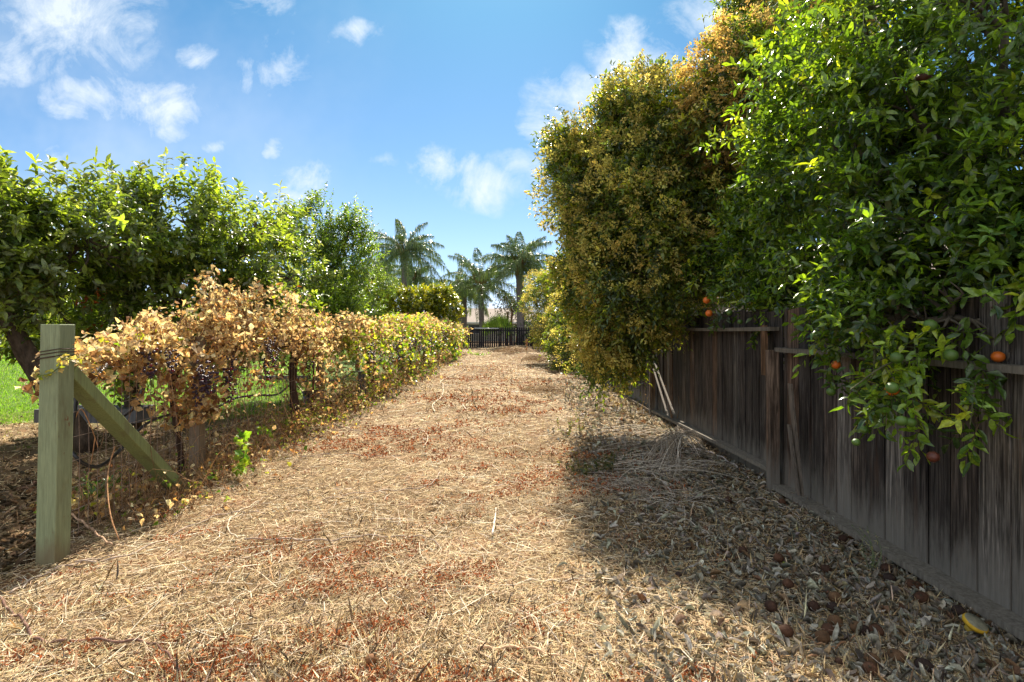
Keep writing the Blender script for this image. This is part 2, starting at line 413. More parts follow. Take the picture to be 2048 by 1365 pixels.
def mat_ground():
    m, t = new_mat('dry_soil_and_thatch')
    pos = t.n('ShaderNodeNewGeometry').outputs['Position']
    big = t.noise(pos, .9, 4, .6); mid = t.noise(pos, 5, 6, .65); fine = t.noise(pos, 55, 8, .72); vf = t.noise(pos, 230, 4, .7)
    soil = t.ramp(mid, [(.3, (.15, .11, .07)), (.55, (.24, .175, .105)), (.75, (.32, .235, .135))])
    th = t.ramp(fine, [(.32, (.07, .05, .032)), (.48, (.25, .18, .105)), (.62, (.44, .33, .195)), (.75, (.52, .41, .26))])
    base = t.mix(.65, soil, th); base = t.mix(1.0, base, c4((.74, .68, .60)), 'MULTIPLY')
    base = t.mix(1.0, base, t.ramp(vf, [(.3, .6), (.7, 1.35)]), 'MULTIPLY')
    sp = t.n('ShaderNodeSeparateXYZ'); t.link(pos, sp.inputs[0])
    # rusty patches of dried spurge down the middle of the path
    red = t.math('MULTIPLY', t.map(t.noise(pos, 1.7, 5, .65), .52, .66), t.map(sp.outputs[0], 2.0, .6))
    base = t.mix(t.math('MULTIPLY', red, .45), base, c4((.24, .10, .045)))
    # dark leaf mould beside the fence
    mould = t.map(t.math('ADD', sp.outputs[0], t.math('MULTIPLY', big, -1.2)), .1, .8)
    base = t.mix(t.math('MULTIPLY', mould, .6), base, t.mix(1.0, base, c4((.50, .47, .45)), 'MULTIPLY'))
    gr = t.map(t.math('ADD', sp.outputs[0], t.math('MULTIPLY', mid, 1.6)), -3.3, -4.2)
    gr = t.math('MULTIPLY', gr, t.map(sp.outputs[1], 8.0, 11.0))
    base = t.mix(t.math('MULTIPLY', gr, .9), base, c4((.10, .17, .035)))
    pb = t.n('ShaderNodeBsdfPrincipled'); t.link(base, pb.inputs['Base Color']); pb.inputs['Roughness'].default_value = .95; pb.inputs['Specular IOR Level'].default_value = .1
    b = t.n('ShaderNodeBump'); b.inputs['Strength'].default_value = .9; b.inputs['Distance'].default_value = .02
    t.link(t.math('ADD', fine, t.math('MULTIPLY', mid, .8)), b.inputs['Height']); t.link(b.outputs[0], pb.inputs['Normal'])
    o = t.n('ShaderNodeOutputMaterial'); t.link(pb.outputs[0], o.inputs[0])
    return m

M_leaf = mat_leaf('citrus_leaf', .46, (2.0, 1.8, .5), .27, .8)
M_leaf2 = mat_leaf('orchard_leaf', .5, (1.9, 1.85, .55), .34, .7)
M_dry = mat_leaf('dry_leaf', .42, (1.35, 1.2, .85), .8, .15)
M_palm = mat_leaf('palm_leaf', .25, (1.4, 1.5, .7), .35, .6)
M_flower = mat_leaf('blossom', .5, (1.5, 1.35, .8), .8, .1)
M_grass = mat_leaf('grass_blade', .5, (1.5, 1.6, .6), .5, .3)
M_litter = mat_leaf('litter', .18, (1.2, 1.1, .9), .75, .15)
M_bark = mat_attr('bark', .9, 22, .5, 1.5, .9, 60, .15, (1, 1, .35))
M_wood = mat_fence()
M_oldwood = mat_attr('old_timber', .88, 14, .6, 1.4, .6, 60, .15, (3, 3, .25))
M_pole = mat_attr('dark_stain', .8, 14, .7, 1.3, .3, 50, .2)
M_green = mat_green_paint()
M_ground = mat_ground()
M_black = mat_attr('black_poly', .38, 25, .7, 1.5, .1, 60, .5)
M_metal = mat_attr('galvanised_wire', .5, 40, .6, 1.4, 0, 1, .5, None, .6)
M_rust = mat_attr('rusty_steel', .85, 40, .6, 1.5, .4, 120, .2)
M_fruit = mat_attr('fruit_skin', .42, 40, .85, 1.15, .25, 350, .5)
M_dried = mat_attr('dried_peel', .75, 25, .55, 1.4, .5, 160, .2)
M_grape = mat_attr('grape_skin', .35, 30, .7, 1.35, 0, 1, .5)
M_plaster = mat_attr('stucco', .9, 6, .9, 1.08, .2, 60, .2)
M_roof = mat_attr('asphalt_shingle', .9, 9, .75, 1.2, .5, 30, .15, (1, 1, 5))
M_glass = mat_attr('window_glass', .08, 2, .8, 1.2, 0, 1, .8)
M_cap = mat_attr('yellow_rim', .6, 60, .8, 1.2, .2, 90, .3)

# ------------------------------------------------------------------ ground
def grid_ground():
    ys = np.concatenate([np.arange(-6, 1.5, .5), np.arange(1.5, 8, .05), np.arange(8, 20, .14), np.arange(20, 46, .35), np.array([50, 60, 80, 120, 200, 400, 900, 2000])])
    xs = np.concatenate([[-2000, -700, -250, -100, -50, -30, -20, -15, -12], np.arange(-10, -4, .3), np.arange(-4, 3.4, .05), np.arange(3.4, 8, .4), [9, 11, 14, 20, 30, 50, 100, 250, 700, 2000]])
    X, Y = np.meshgrid(xs, ys); Z = gz(X, Y)
    Z = Z+.008*fld(np.stack([X.ravel(), Y.ravel(), 0*X.ravel()], 1), 14, 3).reshape(X.shape)*(Y < 20)*(np.abs(X) < 5)
    V = np.stack([X, Y, Z], -1).reshape(-1, 3); nx = len(xs); ny = len(ys)
    i = np.arange(ny-1)[:, None]*nx; j = np.arange(nx-1)[None]
    q = np.stack([i+j, i+j+1, i+nx+j+1, i+nx+j], -1).reshape(-1, 4)
    mb = MB(); mb.add(V, [q]); return mb
tag(grid_ground().build('ground', M_ground), kind='structure')

FX = lambda y: 2.64-.011*np.asarray(y, float)       # line of the right-hand fence
VX = -3.4                                            # line of the vine row

# ------------------------------------------------------------------ right-hand board fence
def right_fence():
    root = empty('board_fence', (FX(5.24), 5.24, 0))
    tag(root, 'long weathered dark brown board fence running down the right side of the path', 'fence')
    posts = [1.2, 5.24, 9.6, 12.6, 15.2, 17.8, 20.4, 23, 25.6, 28.2, 30.8, 33.4, 36, 38.6, 41.2]
    posttop = {1.2: 1.5, 5.24: 1.38}
    for a, b in zip(posts[:-1], posts[1:]):
        mb = MB(); y = a+.01; top = 1.80 if a > 1 else 1.8
        top = 1.78 if b < 12 else 1.72
        far = a > 12
        while y < b-.02:
            wd = (.19 if b < 6 else .165)*rng.uniform(.94, 1.06) if not far else .15
            y2 = min(y+wd, b-.004)
            h = top+rng.uniform(-.02, .02); x0 = FX((y+y2)/2)+.045+rng.uniform(-.006, .006)
            tone = rng.choice([0, 1, 2, 3], p=[.42, .25, .2, .13])
            c = np.array([(.040, .034, .030), (.066, .053, .044), (.100, .090, .079), (.100, .066, .046)][tone])*rng.uniform(.8, 1.25)
            if far: c = np.array((.12, .075, .05))*rng.uniform(.7, 1.2)
            tl = rng.uniform(-.008, .008); g_ = rng.uniform(.006, .012) if not far else .006
            box(mb, (x0+.024, y2-.03, -.05), (x0+.036, y2+.03, h-.03), (.010, .008, .007))  # near-black strip added behind the gap so no light shows through
            V = np.array([[x0, y, -.05], [x0+.018, y, -.05], [x0+.018, y2-g_, -.05], [x0, y2-g_, -.05],
                          [x0, y+tl, h], [x0+.018, y+tl, h], [x0+.018, y2-g_+tl, h+rng.uniform(-.012, .012)], [x0, y2-g_+tl, h]])
            V[4:, 2] += rng.uniform(-.015, .012, 4); V[:, 0] += np.tile(rng.uniform(-.006, .006, 4), 2)+rng.uniform(-.002, .002, 8)
            # dog-eared top
            mb.add(V, [BOXF], c); y = y2
        mb.build('board_panel', M_wood, root, smooth=False)
    for i, y in enumerate(posts):
        mb = MB(); h = posttop.get(y, 1.6); x = FX(y)-.05
        plank(mb, (x, y, -.1), (x+rng.uniform(-.01, .01), y+rng.uniform(-.01, .01), h), (.044, 0, 0), (0, .044, 0), np.array((.13, .095, .07))*rng.uniform(.85, 1.2), 3)
        mb.build('post', M_wood, root, smooth=False)
    grey = (.14, .125, .10)
    for i, (a, b) in enumerate(zip(posts[:-1], posts[1:])):
        z = 1.375 if i == 0 else (1.585 if i == 1 else 1.5)
        mb = MB(); bow = (0, 0, -.02) if i == 1 else (0, 0, .006)
        plank(mb, (FX(a)-.015, a+.05, z), (FX(b)-.015, b-.05, z+.01), (.048, 0, 0), (0, 0, .02), grey if i < 2 else (.14, .10, .07), 12, bow)
        mb.build('top_rail', M_oldwood, root, smooth=False)
        zb = [.06, .2, .1][min(i, 2)]; ze = [.07, .12, .08][min(i, 2)]
        mb = MB()
        plank(mb, (FX(a)-.02, a+.05, zb), (FX(b)-.02, b-.05, ze), (.055 if i else .07, 0, 0), (0, 0, .02), (.19, .17, .14) if i < 2 else (.11, .085, .06), 8, (0, .0, .008))
        mb.build('bottom_rail', M_oldwood, root, smooth=False)
    mb = MB(); plank(mb, (FX(5.42)-.045, 5.42, 1.12), (FX(5.42)-.045, 5.44, 1.62), (0, .05, 0), (.012, 0, 0), (.13, .075, .04), 2)
    tag(mb.build('splice_board', M_wood, root, smooth=False), 'short brown board nailed beside the step in the rails')
right_fence()
def stick(name, a, b, wv, tv, col, label, cat='board', mat=None, n=4, bow=None):
    mb = MB(); a = np.asarray(a, float); b = np.asarray(b, float)
    plank(mb, a, b, wv, tv, col, n, bow)
    return tag(mb.build(name, mat or M_oldwood, None, False, origin=a), label, cat)
# loose boards against and under the fence
def FP(px, py, off=0.0):
    """point on the fence face seen at a pixel"""
    Y = 2.6*F/(px-CX); Y = float(FX(Y))*F/(px-CX)
    X = float(FX(Y))-off; return P(px, py, X*F/(px-CX))
stick('leaning_lath', FP(1348, 828, .35), FP(1308, 722, .06), (0, .022, 0), (.010, 0, 0), (.17, .15, .125), 'upper one of two narrow grey laths leaning on the dark fence behind the straw heap', 'lath')
stick('leaning_lath', FP(1336, 832, .42), FP(1307, 738, .10), (0, .016, 0), (.010, 0, 0), (.15, .13, .11), 'lower thinner one of two grey laths leaning on the dark fence', 'lath')
stick('fallen_board', G(1302, 834, .06), G(1352, 834, .07), (0, .04, 0), (0, 0, .014), (.15, .13, .11), 'short grey board lying flat at the foot of the two leaning laths')
stick('broken_board', G(1312, 822, .16), G(1350, 838, .05), (0, .05, .02), (0, -.006, .012), (.13, .115, .095), 'broken grey board sticking up beside the foot of the leaning laths')
stick('split_slat', FP(1603, 992, .10), FP(1580, 768, .03), (0, .028, 0), (.009, 0, 0), (.15, .125, .10), 'tall split grey slat leaning on the fence right of the square post', 'slat')
stick('split_slat', FP(1596, 990, .14), FP(1578, 850, .09), (0, .02, 0), (.009, 0, 0), (.13, .11, .09), 'short broken slat leaning in front of the tall split slat', 'slat')

# ------------------------------------------------------------------ far dark picket fence
def far_fence():
    Yf = 42.0; root = empty('picket_fence', (-1.5, Yf, 0))
    tag(root, 'low black picket fence closing the far end of the path', 'fence')
    mb = MB(); x = -5.5
    while x < 2.35:
        wd = .125; h = 1.60+rng.uniform(-.02, .02); c = np.array((.016, .015, .018))*rng.uniform(.7, 1.5)
        V = []; x1 = x+wd
        prof = [(x, 0), (x1, 0), (x1, h-.08), (x1-.03, h), (x+.03, h), (x, h-.08)]
        for yy in (Yf, Yf+.02): V += [(a, yy, b) for a, b in prof]
        fs = [np.array([[0, 1, 2, 3, 4, 5]]), np.array([[11, 10, 9, 8, 7, 6]]), np.array([[i, 6+i, 6+(i+1) % 6, (i+1) % 6] for i in range(6)])]
        mb.add(V, fs, c); x += wd+(.045 if rng.uniform() > .06 else .12)
    mb.build('picket_panel', M_pole, root, False)
    for z in (.35, 1.3):
        mb = MB(); box(mb, (-5.5, Yf+.022, z), (2.3, Yf+.06, z+.09), (.02, .018, .02)); mb.build('rail', M_pole, root, False)
    for x, h, wd in ((-1.0, 1.6, .09), (1.85, 1.72, .3), (2.28, 1.55, .12), (-3.4, 1.6, .1)):
        mb = MB(); box(mb, (x-wd/2, Yf-.12, 0), (x+wd/2, Yf-.003, h), (.02, .019, .024)); mb.build('post', M_pole, root, False)
    mb = MB(); tube(mb, [(-2.9, Yf-.17, 1.52), (-1.02, Yf-.17, 1.50)], .045, 8, (.5, .5, .5))
    tag(mb.build('pipe_rail', M_metal, root), 'pale grey pipe across the left half of the black fence')
far_fence()

# ------------------------------------------------------------------ green post and brace
def green_post():
    root = empty('green_post', (-3.15, 3.71, 0))
    tag(root, 'square sage green end post of the vine row with a diagonal brace', 'post')
    lx = .035
    mb = MB(); V = []; hw = .066
    for z in (-.1, .4, .9, 1.62):
        o = lx*(z/1.62); s = hw
        V += [(-3.15-s+o, 3.71-s, z), (-3.15+s+o, 3.71-s, z), (-3.15+s+o, 3.71+s, z), (-3.15-s+o, 3.71+s, z)]
    fs = []
    for i in range(3):
        for j in range(4): fs.append([4*i+j, 4*i+(j+1) % 4, 4*i+4+(j+1) % 4, 4*i+4+j])
    mb.add(V, [np.array(fs), np.array([[12, 13, 14, 15]])], (.235, .275, .155))
    o = mb.build('upright', M_green, root, False)
    bv = o.modifiers.new('bevel', 'BEVEL'); bv.width = .005; bv.segments = 2; bv.limit_method = 'ANGLE'
    mb = MB()
    a = np.array([-3.13, 3.80, 1.28]); b = np.array([-3.20, 5.30, -.06]); d = nrm(b-a); nz = np.cross(d, np.array([1., 0, 0])); nz = nrm(nz)
    plank(mb, a-d*.02, b, (.068, 0, 0), nz*.042, (.205, .245, .10), 6)
    o = mb.build('brace', M_green, root, False)
    bv = o.modifiers.new('bevel', 'BEVEL'); bv.width = .005; bv.segments = 2; bv.limit_method = 'ANGLE'
    for z, r in ((1.425, .0035), (1.40, .0045), (1.445, .003)):
        mb = MB(); c = np.array([-3.15+lx*.88, 3.71]); s = hw+.004
        pts = [(c[0]-s, c[1]-s, z-.012), (c[0]+s, c[1]-s, z+.01), (c[0]+s, c[1]+s, z+.004), (c[0]-s, c[1]+s, z-.006), (c[0]-s, c[1]-s, z-.012)]
        tube(mb, pts, r, 5, (.07, .045, .035), False); mb.build('wire_wrap', M_rust, root)
    mb = MB(); tube(mb, [(-3.26, 3.72, 1.07), (-3.20, 3.72, 1.07)], .008, 6, (.10, .06, .045)); mb.build('bolt', M_rust, root)
green_post()

# ------------------------------------------------------------------ vine row: posts, wires, mesh, hose
def timber_post(y, x, h, wdt, label, col):
    mb = MB(); z0 = -.1
    plank(mb, (x, y, z0), (x+rng.uniform(-.02, .02), y, h), (wdt/2, 0, 0), (0, wdt/2, 0), col, 5)
    return tag(mb.build('trellis_post', M_oldwood, None, False, origin=(x, y, 0)), label, 'post', 'wooden posts along the vine row')
timber_post(5.86, -3.42, 1.5, .11, 'weathered wooden post under the nearest brown vine, hose passing in front', (.22, .165, .11))
timber_post(12.0, -3.34, .62, .14, 'short grey wooden stub in the vine row where the hose dips', (.13, .13, .13))
timber_post(16.4, -3.4, 1.5, .1, 'thin wooden post between the two farther vine trunks', (.12, .09, .06))
timber_post(22.6, -3.4, 1.6, .1, 'wooden post hidden in the yellow green vines near the row end', (.12, .09, .06))

def wires():
    root = empty('trellis_wires', (-3.15, 3.8, 1.3)); tag(root, 'taut horizontal trellis wires running from the green post through the vines', 'wire')
    for z, r in ((1.42, .0022), (1.38, .002), (1.28, .0018)):
        mb = MB(); pts = [(-3.15, 3.78, z)]+[(-3.2-.2*min(1, (y-3.8)/2), y, z+.02*math.sin(y*2.2)-.0) for y in np.arange(4.3, 34, .8)]
        tube(mb, pts, r, 4, (.35, .33, .30), False); mb.build('wire', M_metal, root)
    root = empty('mesh_fence', (-3.5, 3.9, 0)); tag(root, 'rusty welded wire mesh standing behind the green post and vines', 'mesh fence')
    mb = MB(); xs = lambda y: -3.24-.16*min(1, (y-3.8)/2.5)
    for y in np.arange(3.86, 15, .10):
        x = xs(y); tube(mb, [(x, y, .05), (x+.01*math.sin(y*5), y, .6), (x, y, 1.18+.02*math.sin(3*y))], .0026, 3, (.28, .2, .15), False)
    for z in (.08, .25, .42, .6, .78, .98, 1.17):
        ys = np.arange(3.84, 15, .4); tube(mb, [(xs(y), y, z+.012*math.sin(2*y+z*9)) for y in ys], .0026, 3, (.36, .28, .22), False)
    tag(mb.build('wire_mesh', M_rust, root), None)
    for y in (9.0, 12.9):
        mb = MB(); tube(mb, [(-3.32, y, -.05), (-3.30, y, 1.25)], .018, 5, (.10, .035, .02)); mb.build('steel_stake', M_rust, root)
wires()
def hose():
    pts = [(146, 905, 4.1), (155, 918, 4.1), (172, 930, 4.15), (195, 934, 4.25), (222, 918, 4.4), (255, 885, 4.7), (290, 850, 5.0), (330, 832, 5.3), (370, 827, 5.7), (400, 824, 6.0),
           (440, 812, 6.5), (470, 797, 6.9), (510, 791, 7.4), (555, 789, 8.0), (585, 768, 8.6), (625, 762, 9.2), (680, 760, 10.2), (705, 745, 11), (735, 742, 12), (755, 722, 13), (790, 722, 14.5), (830, 705, 16), (870, 690, 19)]
    c = spline([P(*q) for q in pts], 110)
    up = spline([P(154, 792, 4.1), P(148, 830, 4.05), P(143, 880, 4.05), P(146, 905, 4.1)], 10)
    mb = MB(); tube(mb, np.vstack([up[:-1], c]), .0135, 8, (.018, .018, .02))
    tag(mb.build('irrigation_hose', M_black, None, origin=c[0]), 'black irrigation hose sagging along the vine row behind the brace', 'hose')
hose()
# round black hoop with two straight pipes, plank bench, black pots
def hoop():
    root = empty('cable_hoop', P(215, 800, 5.6)); tag(root, 'large dark hoop standing on edge behind the wire mesh and brace', 'hoop')
    mb = MB(); c = P(222, 765, 5.7); n = 28; pts = []
    for i in range(n+1):
        a = 2*PI*i/n; pts.append(c+np.array([math.cos(a)*.31, math.cos(a)*.05, math.sin(a)*.38]))
    tube(mb, pts, .022, 8, (.03, .026, .024), False); mb.build('rim', M_black, root)
hoop()
def pipes():
    root = empty('black_pipes', P(152, 792, 4.4)); tag(root, 'pair of straight black pipes rising at a slant from behind the green post', 'pipe')
    for dx, dy in ((0, 0), (11, 8)):
        mb = MB(); a = P(148+dx*.4, 800+dy, 4.5); b = P(222+dx*.7, 700+dy, 5.3)
        tube(mb, [a, (a+b)/2, b], .018, 8, (.02, .02, .024)); mb.build('pipe', M_black, root)
pipes()
def bench():
    root = empty('plank_bench', P(170, 870, 8.0)); tag(root, 'low grey plank seat on dark supports in the shade behind the green post', 'bench')
    root.location.z = 0
    mb = MB(); box(mb, (-7.0, 7.9, .20), (-5.5, 8.35, .40), (.17, .17, .18), .008); mb.build('plank', M_oldwood, root, False)
    for x in (-6.8, -5.8):
        mb = MB(); box(mb, (x-.06, 8.0, -.02), (x+.06, 8.3, .199), (.03, .03, .03)); mb.build('support', M_pole, root, False)
bench()
def beam():
    mb = MB(); box(mb, (-7.6, 16.0, .0), (-6.1, 16.2, .16), (.09, .09, .095), .01)
    tag(mb.build('garden_timber', M_oldwood, None, False, origin=(-6.8, 16.1, 0)), 'dark grey timber edging the green lawn behind the vines', 'timber')
beam()
def pot(px, py, Y, r, h, label):
    c = P(px, py, Y); c[2] = 0; root = empty('nursery_pot', c); tag(root, label, 'pot')
    mb = MB(); n = 18; th = np.arange(n)/n*2*PI; rows = [(r*.8, 0), (r, h), (r*.95, h), (r*.76, .03)]
    V = [(c[0]+a*math.cos(t), c[1]+a*math.sin(t), z) for a, z in rows for t in th]
    fs = [[i*n+j, i*n+(j+1) % n, (i+1)*n+(j+1) % n, (i+1)*n+j] for i in range(3) for j in range(n)]
    mb.add(V, [np.array(fs), np.arange(3*n, 4*n)[None]], (.018, .018, .02)); mb.build('body', M_black, root)
    mb = MB(); tube(mb, [(c[0]+r*1.03*math.cos(t), c[1]+r*1.03*math.sin(t), h) for t in np.linspace(0, 2*PI, 19)], .012, 6, (.03, .03, .034), False); mb.build('rim', M_black, root)
pot(627, 800, 10.4, .2, .36, 'round black plastic pot standing behind the thick vine trunk')

# ------------------------------------------------------------------ grape vines
vines = [(4.9, 'nearest grape vine, nearly all brown dead leaves, beside the green post'),
         (8.45, 'tall brown grape vine on a thick dark trunk with red and purple grapes'),
         (12.9, 'grape vine with mixed tan and yellow green leaves beside the grey stub post'),
         (17.0, 'leafy green and tan grape vine with twin dark trunks midway down the row'),
         (21.0, 'farther grape vine with tan top and greener skirts'),
         (26.0, 'grape vine near the end of the row with bright green patch'),
         (31.0, 'last grape vine of the row, beside the black picket fence')]
def canopy_top(y): return np.interp(y, [3.8, 4.6, 5.15, 5.9, 7, 8.0, 8.7, 11.3, 14, 16.4, 20, 29, 33], [1.40, 1.44, 1.78, 1.95, 2.15, 2.02, 1.88, 1.70, 1.78, 1.88, 1.95, 1.85, 1.65])
def canopy_bot(y): return np.interp(y, [3.8, 4.4, 5.1, 5.9, 7, 8.7, 11.3, 14, 16.4, 20, 33], [1.32, 1.18, 1.02, .9, .9, .7, .4, .2, .15, .1, .05])
grape_meshes = []
def ico():
    import bmesh
    bm = bmesh.new(); bmesh.ops.create_icosphere(bm, subdivisions=2, radius=1.0)
    V = np.array([v.co[:] for v in bm.verts]); Fc = np.array([[v.index for v in f.verts] for f in bm.faces]); bm.free(); return V, Fc
ICO = ico()
def ico1():
    import bmesh
    bm = bmesh.new(); bmesh.ops.create_icosphere(bm, subdivisions=1, radius=1.0)
    V = np.array([v.co[:] for v in bm.verts]); Fc = np.array([[v.index for v in f.verts] for f in bm.faces]); bm.free(); return V, Fc
ICO1 = ico1()
def grape_cluster(parent, pos, s, redness):
    k = rng.integers(34, 56); mb = MB(); V0, F0 = ICO1
    for i in range(k):
        t = rng.uniform(0, 1); rr = s*.36*(1-t*.72)*math.sqrt(rng.uniform(.25, 1)); a = rng.uniform(0, 2*PI)
        c = np.array([math.cos(a)*rr, math.sin(a)*rr, -t*s])
        col = np.array((.030, .012, .028)) if rng.uniform() > redness else np.array((.16, .012, .018))
        mb.add(pos+c+V0*s*.052*rng.uniform(.85, 1.15), [F0], col*rng.uniform(.6, 1.5))
    mb.add(pos+np.array([[0, 0, .06], [.003, 0, .06], [.003, 0, -s*.5], [0, 0, -s*.5]]), [np.array([[0, 1, 2, 3]])], (.10, .08, .04))
    return mb.build('grape_cluster', M_grape, parent)
TAN = [(.74, .58, .32), (.66, .49, .24), (.82, .69, .43), (.42, .26, .12), (.22, .11, .055), (.60, .36, .12)]
YG = [(.32, .38, .04), (.17, .29, .03), (.42, .42, .06), (.09, .18, .025)]
def make_vines():
    bounds = [3.6, 6.6, 10.6, 15, 19, 23.5, 28.5, 34]
    for i, (yc, lab) in enumerate(vines):
        root = empty('grape_vine', (VX, yc, 0)); tag(root, lab, 'grape vine', 'grape vines trained along the wires')
        a, b = bounds[i], bounds[i+1]
        # trunk: twisted, shaggy, forking at the wire
        mb = MB(); x0 = VX-.02
        pts = []
        hT = 1.25
        tx = 0 if i else -.02
        ybase = yc if i else 5.62
        for k in range(12):
            t = k/11; pts.append((x0+tx+.05*math.sin(5*t+i), ybase-.12*math.sin(3*t+i*2), -.05+hT*t))
        r = [.075, .06, .065, .055, .06, .07] if i else [.04, .03, .03, .035, .035, .04]
        if i >= 2: r = [q*1.15 for q in r]
        tube(mb, pts, r, 9, (.055, .033, .022), True, .22)
        if i == 3:
            tube(mb, [(p[0]+.22+.12*j/11, p[1]+.1, p[2]) for j, p in enumerate(pts)], .05, 7, (.06, .035, .025), True, .2)
        for sgn in (-1, 1):
            arm = [(x0, ybase, hT-.05)]
            for q in np.linspace(.15, 1, 7):
                yy = ybase+sgn*q*((b-ybase) if sgn > 0 else (ybase-a))*.85; arm.append((x0+.04*math.sin(yy*4), yy, min(hT+.12, float(canopy_top(yy))-.1)+.05*math.sin(yy*3)))
            tube(mb, spline(arm, 18), [.045, .018], 7, (.07, .045, .03), True, .25)
        mb.build('trunk', M_bark, root)
        # canes: arching out of the arms and drooping on both sides, leaves set along them
        mc = MB(); nc = int((b-a)*[25, 26, 27, 27, 24, 20, 18][i]); LS = [.056, .056, .066, .074, .082, .09, .095][i]
        PP, DD = [], []
        for k in range(nc):
            y = rng.uniform(a+(.9 if i == 0 else 0), b); top = float(canopy_top(y)); bot = float(canopy_bot(y))
            wd = float(np.interp(y, [3.6, 4.4, 5, 8, 12, 20, 34], [.1, .14, .42, .60, .7, .85, .9]))
            st = np.array([VX+rng.uniform(-.12, .12), y, min(1.3, top-.1)+rng.uniform(-.2, .1)])
            out = rng.uniform(-1, 1.1)*wd; dy = rng.normal(0, .4); hi = rng.uniform(.15, 1.12)*(top-st[2])
            lo = bot+rng.uniform(-.15, .6)*(top-bot)
            droop = rng.uniform() < .62
            m1 = st+np.array([out*.45, dy*.5, max(hi, .05)]); e = st+np.array([out, dy, 0]); e[2] = lo if droop else st[2]+hi*rng.uniform(.6, 1.15)
            if i < 2 and rng.uniform() < .13: e[2] = rng.uniform(.5, .9)
            cpt = spline([st, m1, e], 9); tube(mc, cpt, [.006, .002], 4, np.array((.26, .15, .08))*rng.uniform(.6, 1.3), False)
            m = int([44, 44, 46, 42, 36, 32, 28][i]*rng.uniform(.5, 1.4)); t = rng.uniform(.12, 1, m)**.8*8; kk = t.astype(int).clip(0, 7)
            PP.append(cpt[kk]+(cpt[kk+1]-cpt[kk])*(t-kk)[:, None]+rng.normal(0, 1, (m, 3))*[.06, .07, .05]); DD.append(np.full(m, rng.normal(0, .45)))
        for k in range(int((b-a)*4)):
            y = rng.uniform(a+.5, b); x = VX+rng.uniform(-.35, .45); z0 = canopy_bot(y)+rng.uniform(0, .2)
            tube(mc, spline([(x, y, z0), (x+rng.uniform(-.1, .15), y+rng.uniform(-.1, .1), z0*.55), (x+rng.uniform(-.2, .3), y+rng.uniform(-.2, .2), max(.05, z0*rng.uniform(0, .4)))], 7), [.004, .0015], 4, np.array((.28, .16, .09))*rng.uniform(.6, 1.2), False)
        if i == 0:
            # curtain of dead brown leaves round the wooden post
            m = 800; q = np.stack([rng.normal(-3.36, .13, m), rng.normal(5.7, .25, m), rng.uniform(.6, 1.35, m)], 1); PP.append(q); DD.append(np.full(m, -1.))
            m = 240; t = rng.uniform(0, 1, m)[:, None]; q = np.array([-3.1, 3.75, 1.42])+np.array([-.15, 1.4, .04])*t+rng.normal(0, 1, (m, 3))*np.array([.05, .05, .035]); PP.append(q); DD.append(np.full(m, .35))
        mc.build('canes', M_bark, root)
        p = np.concatenate(PP); cs = np.concatenate(DD); n = len(p); p[:, 2] = np.maximum(p[:, 2], .05)
        gfrac = [-.03, .05, .50, .62, .45, .56, .45][i]
        gm = cs*(.5 if i > 1 else .10)+fld(p, 1.7, 90+i)*(.25 if i > 1 else .12)+gfrac+np.clip((1.15-p[:, 2])*.5, -.25, .4)*(i > 1)
        green = rng.uniform(0, 1, n) < np.clip(gm, .0, .94)
        def addl(pp, cols, wts, kind, mat, name, L, curl, crum):
            m = len(pp)
            if m == 0: return
            ml = MB(); D = nrm(rng.normal(0, 1, (m, 3))+np.array([0, 0, -.5])); N = nrm(rng.normal(0, .6, (m, 3))+np.array([0, 0, .7]))
            LL = L*rng.uniform(.45, 1.35, m)
            leaves(ml, pp-D*(LL*.3)[:, None], D, N, LL, LL*rng.uniform(.45, 1.0, m), palette(m, cols, wts, .22), kind, curl*rng.uniform(-1, 1.4, m), rng.uniform(-.5, .8, m), crum)
            ml.build(name, mat, root)
        dead = p[~green]; brown = dead[:, 2] < np.interp(dead[:, 1], [4, 12], [1.25, .8])
        addl(dead[~brown], TAN, [.27, .24, .20, .15, .08, .06], 'full', M_dry, 'dry_leaves', LS*1.0, .9, .11)
        addl(dead[brown], TAN, [.18, .16, .1, .24, .22, .1], 'full', M_dry, 'brown_leaves', LS*1.1, .9, .11)
        addl(p[green], YG, [.34, .28, .24, .14], 'lobe' if i < 3 else 'full', M_leaf2, 'green_leaves', LS*(1.2 if i > 1 else .9), .3, .04)
        # hanging bunches
        if i < 5:
            if i == 0: spots = [P(412, 752, 5.3), P(398, 775, 5.3), P(425, 765, 5.35), P(345, 720, 4.8), P(300, 715, 4.7), P(405, 742, 5.2)]
            elif i == 1: spots = [P(457, 752, 5.9), P(462, 785, 5.95), P(455, 730, 6.0), P(540, 690, 6.7), P(548, 712, 6.8), P(538, 730, 6.8), P(600, 700, 8.6), P(620, 735, 8.8), P(610, 665, 8.4), P(485, 730, 6.9), P(470, 700, 6.7)]
            else: spots = [np.array([VX+rng.uniform(.4, .8), rng.uniform(a, b), rng.uniform(.8, 1.35)]) for _ in range([0, 0, 16, 12, 8][i])]
            for sp in spots: grape_cluster(root, sp+np.array([0, 0, .1]), rng.uniform(.19, .29), .18 if i else .08)
make_vines()
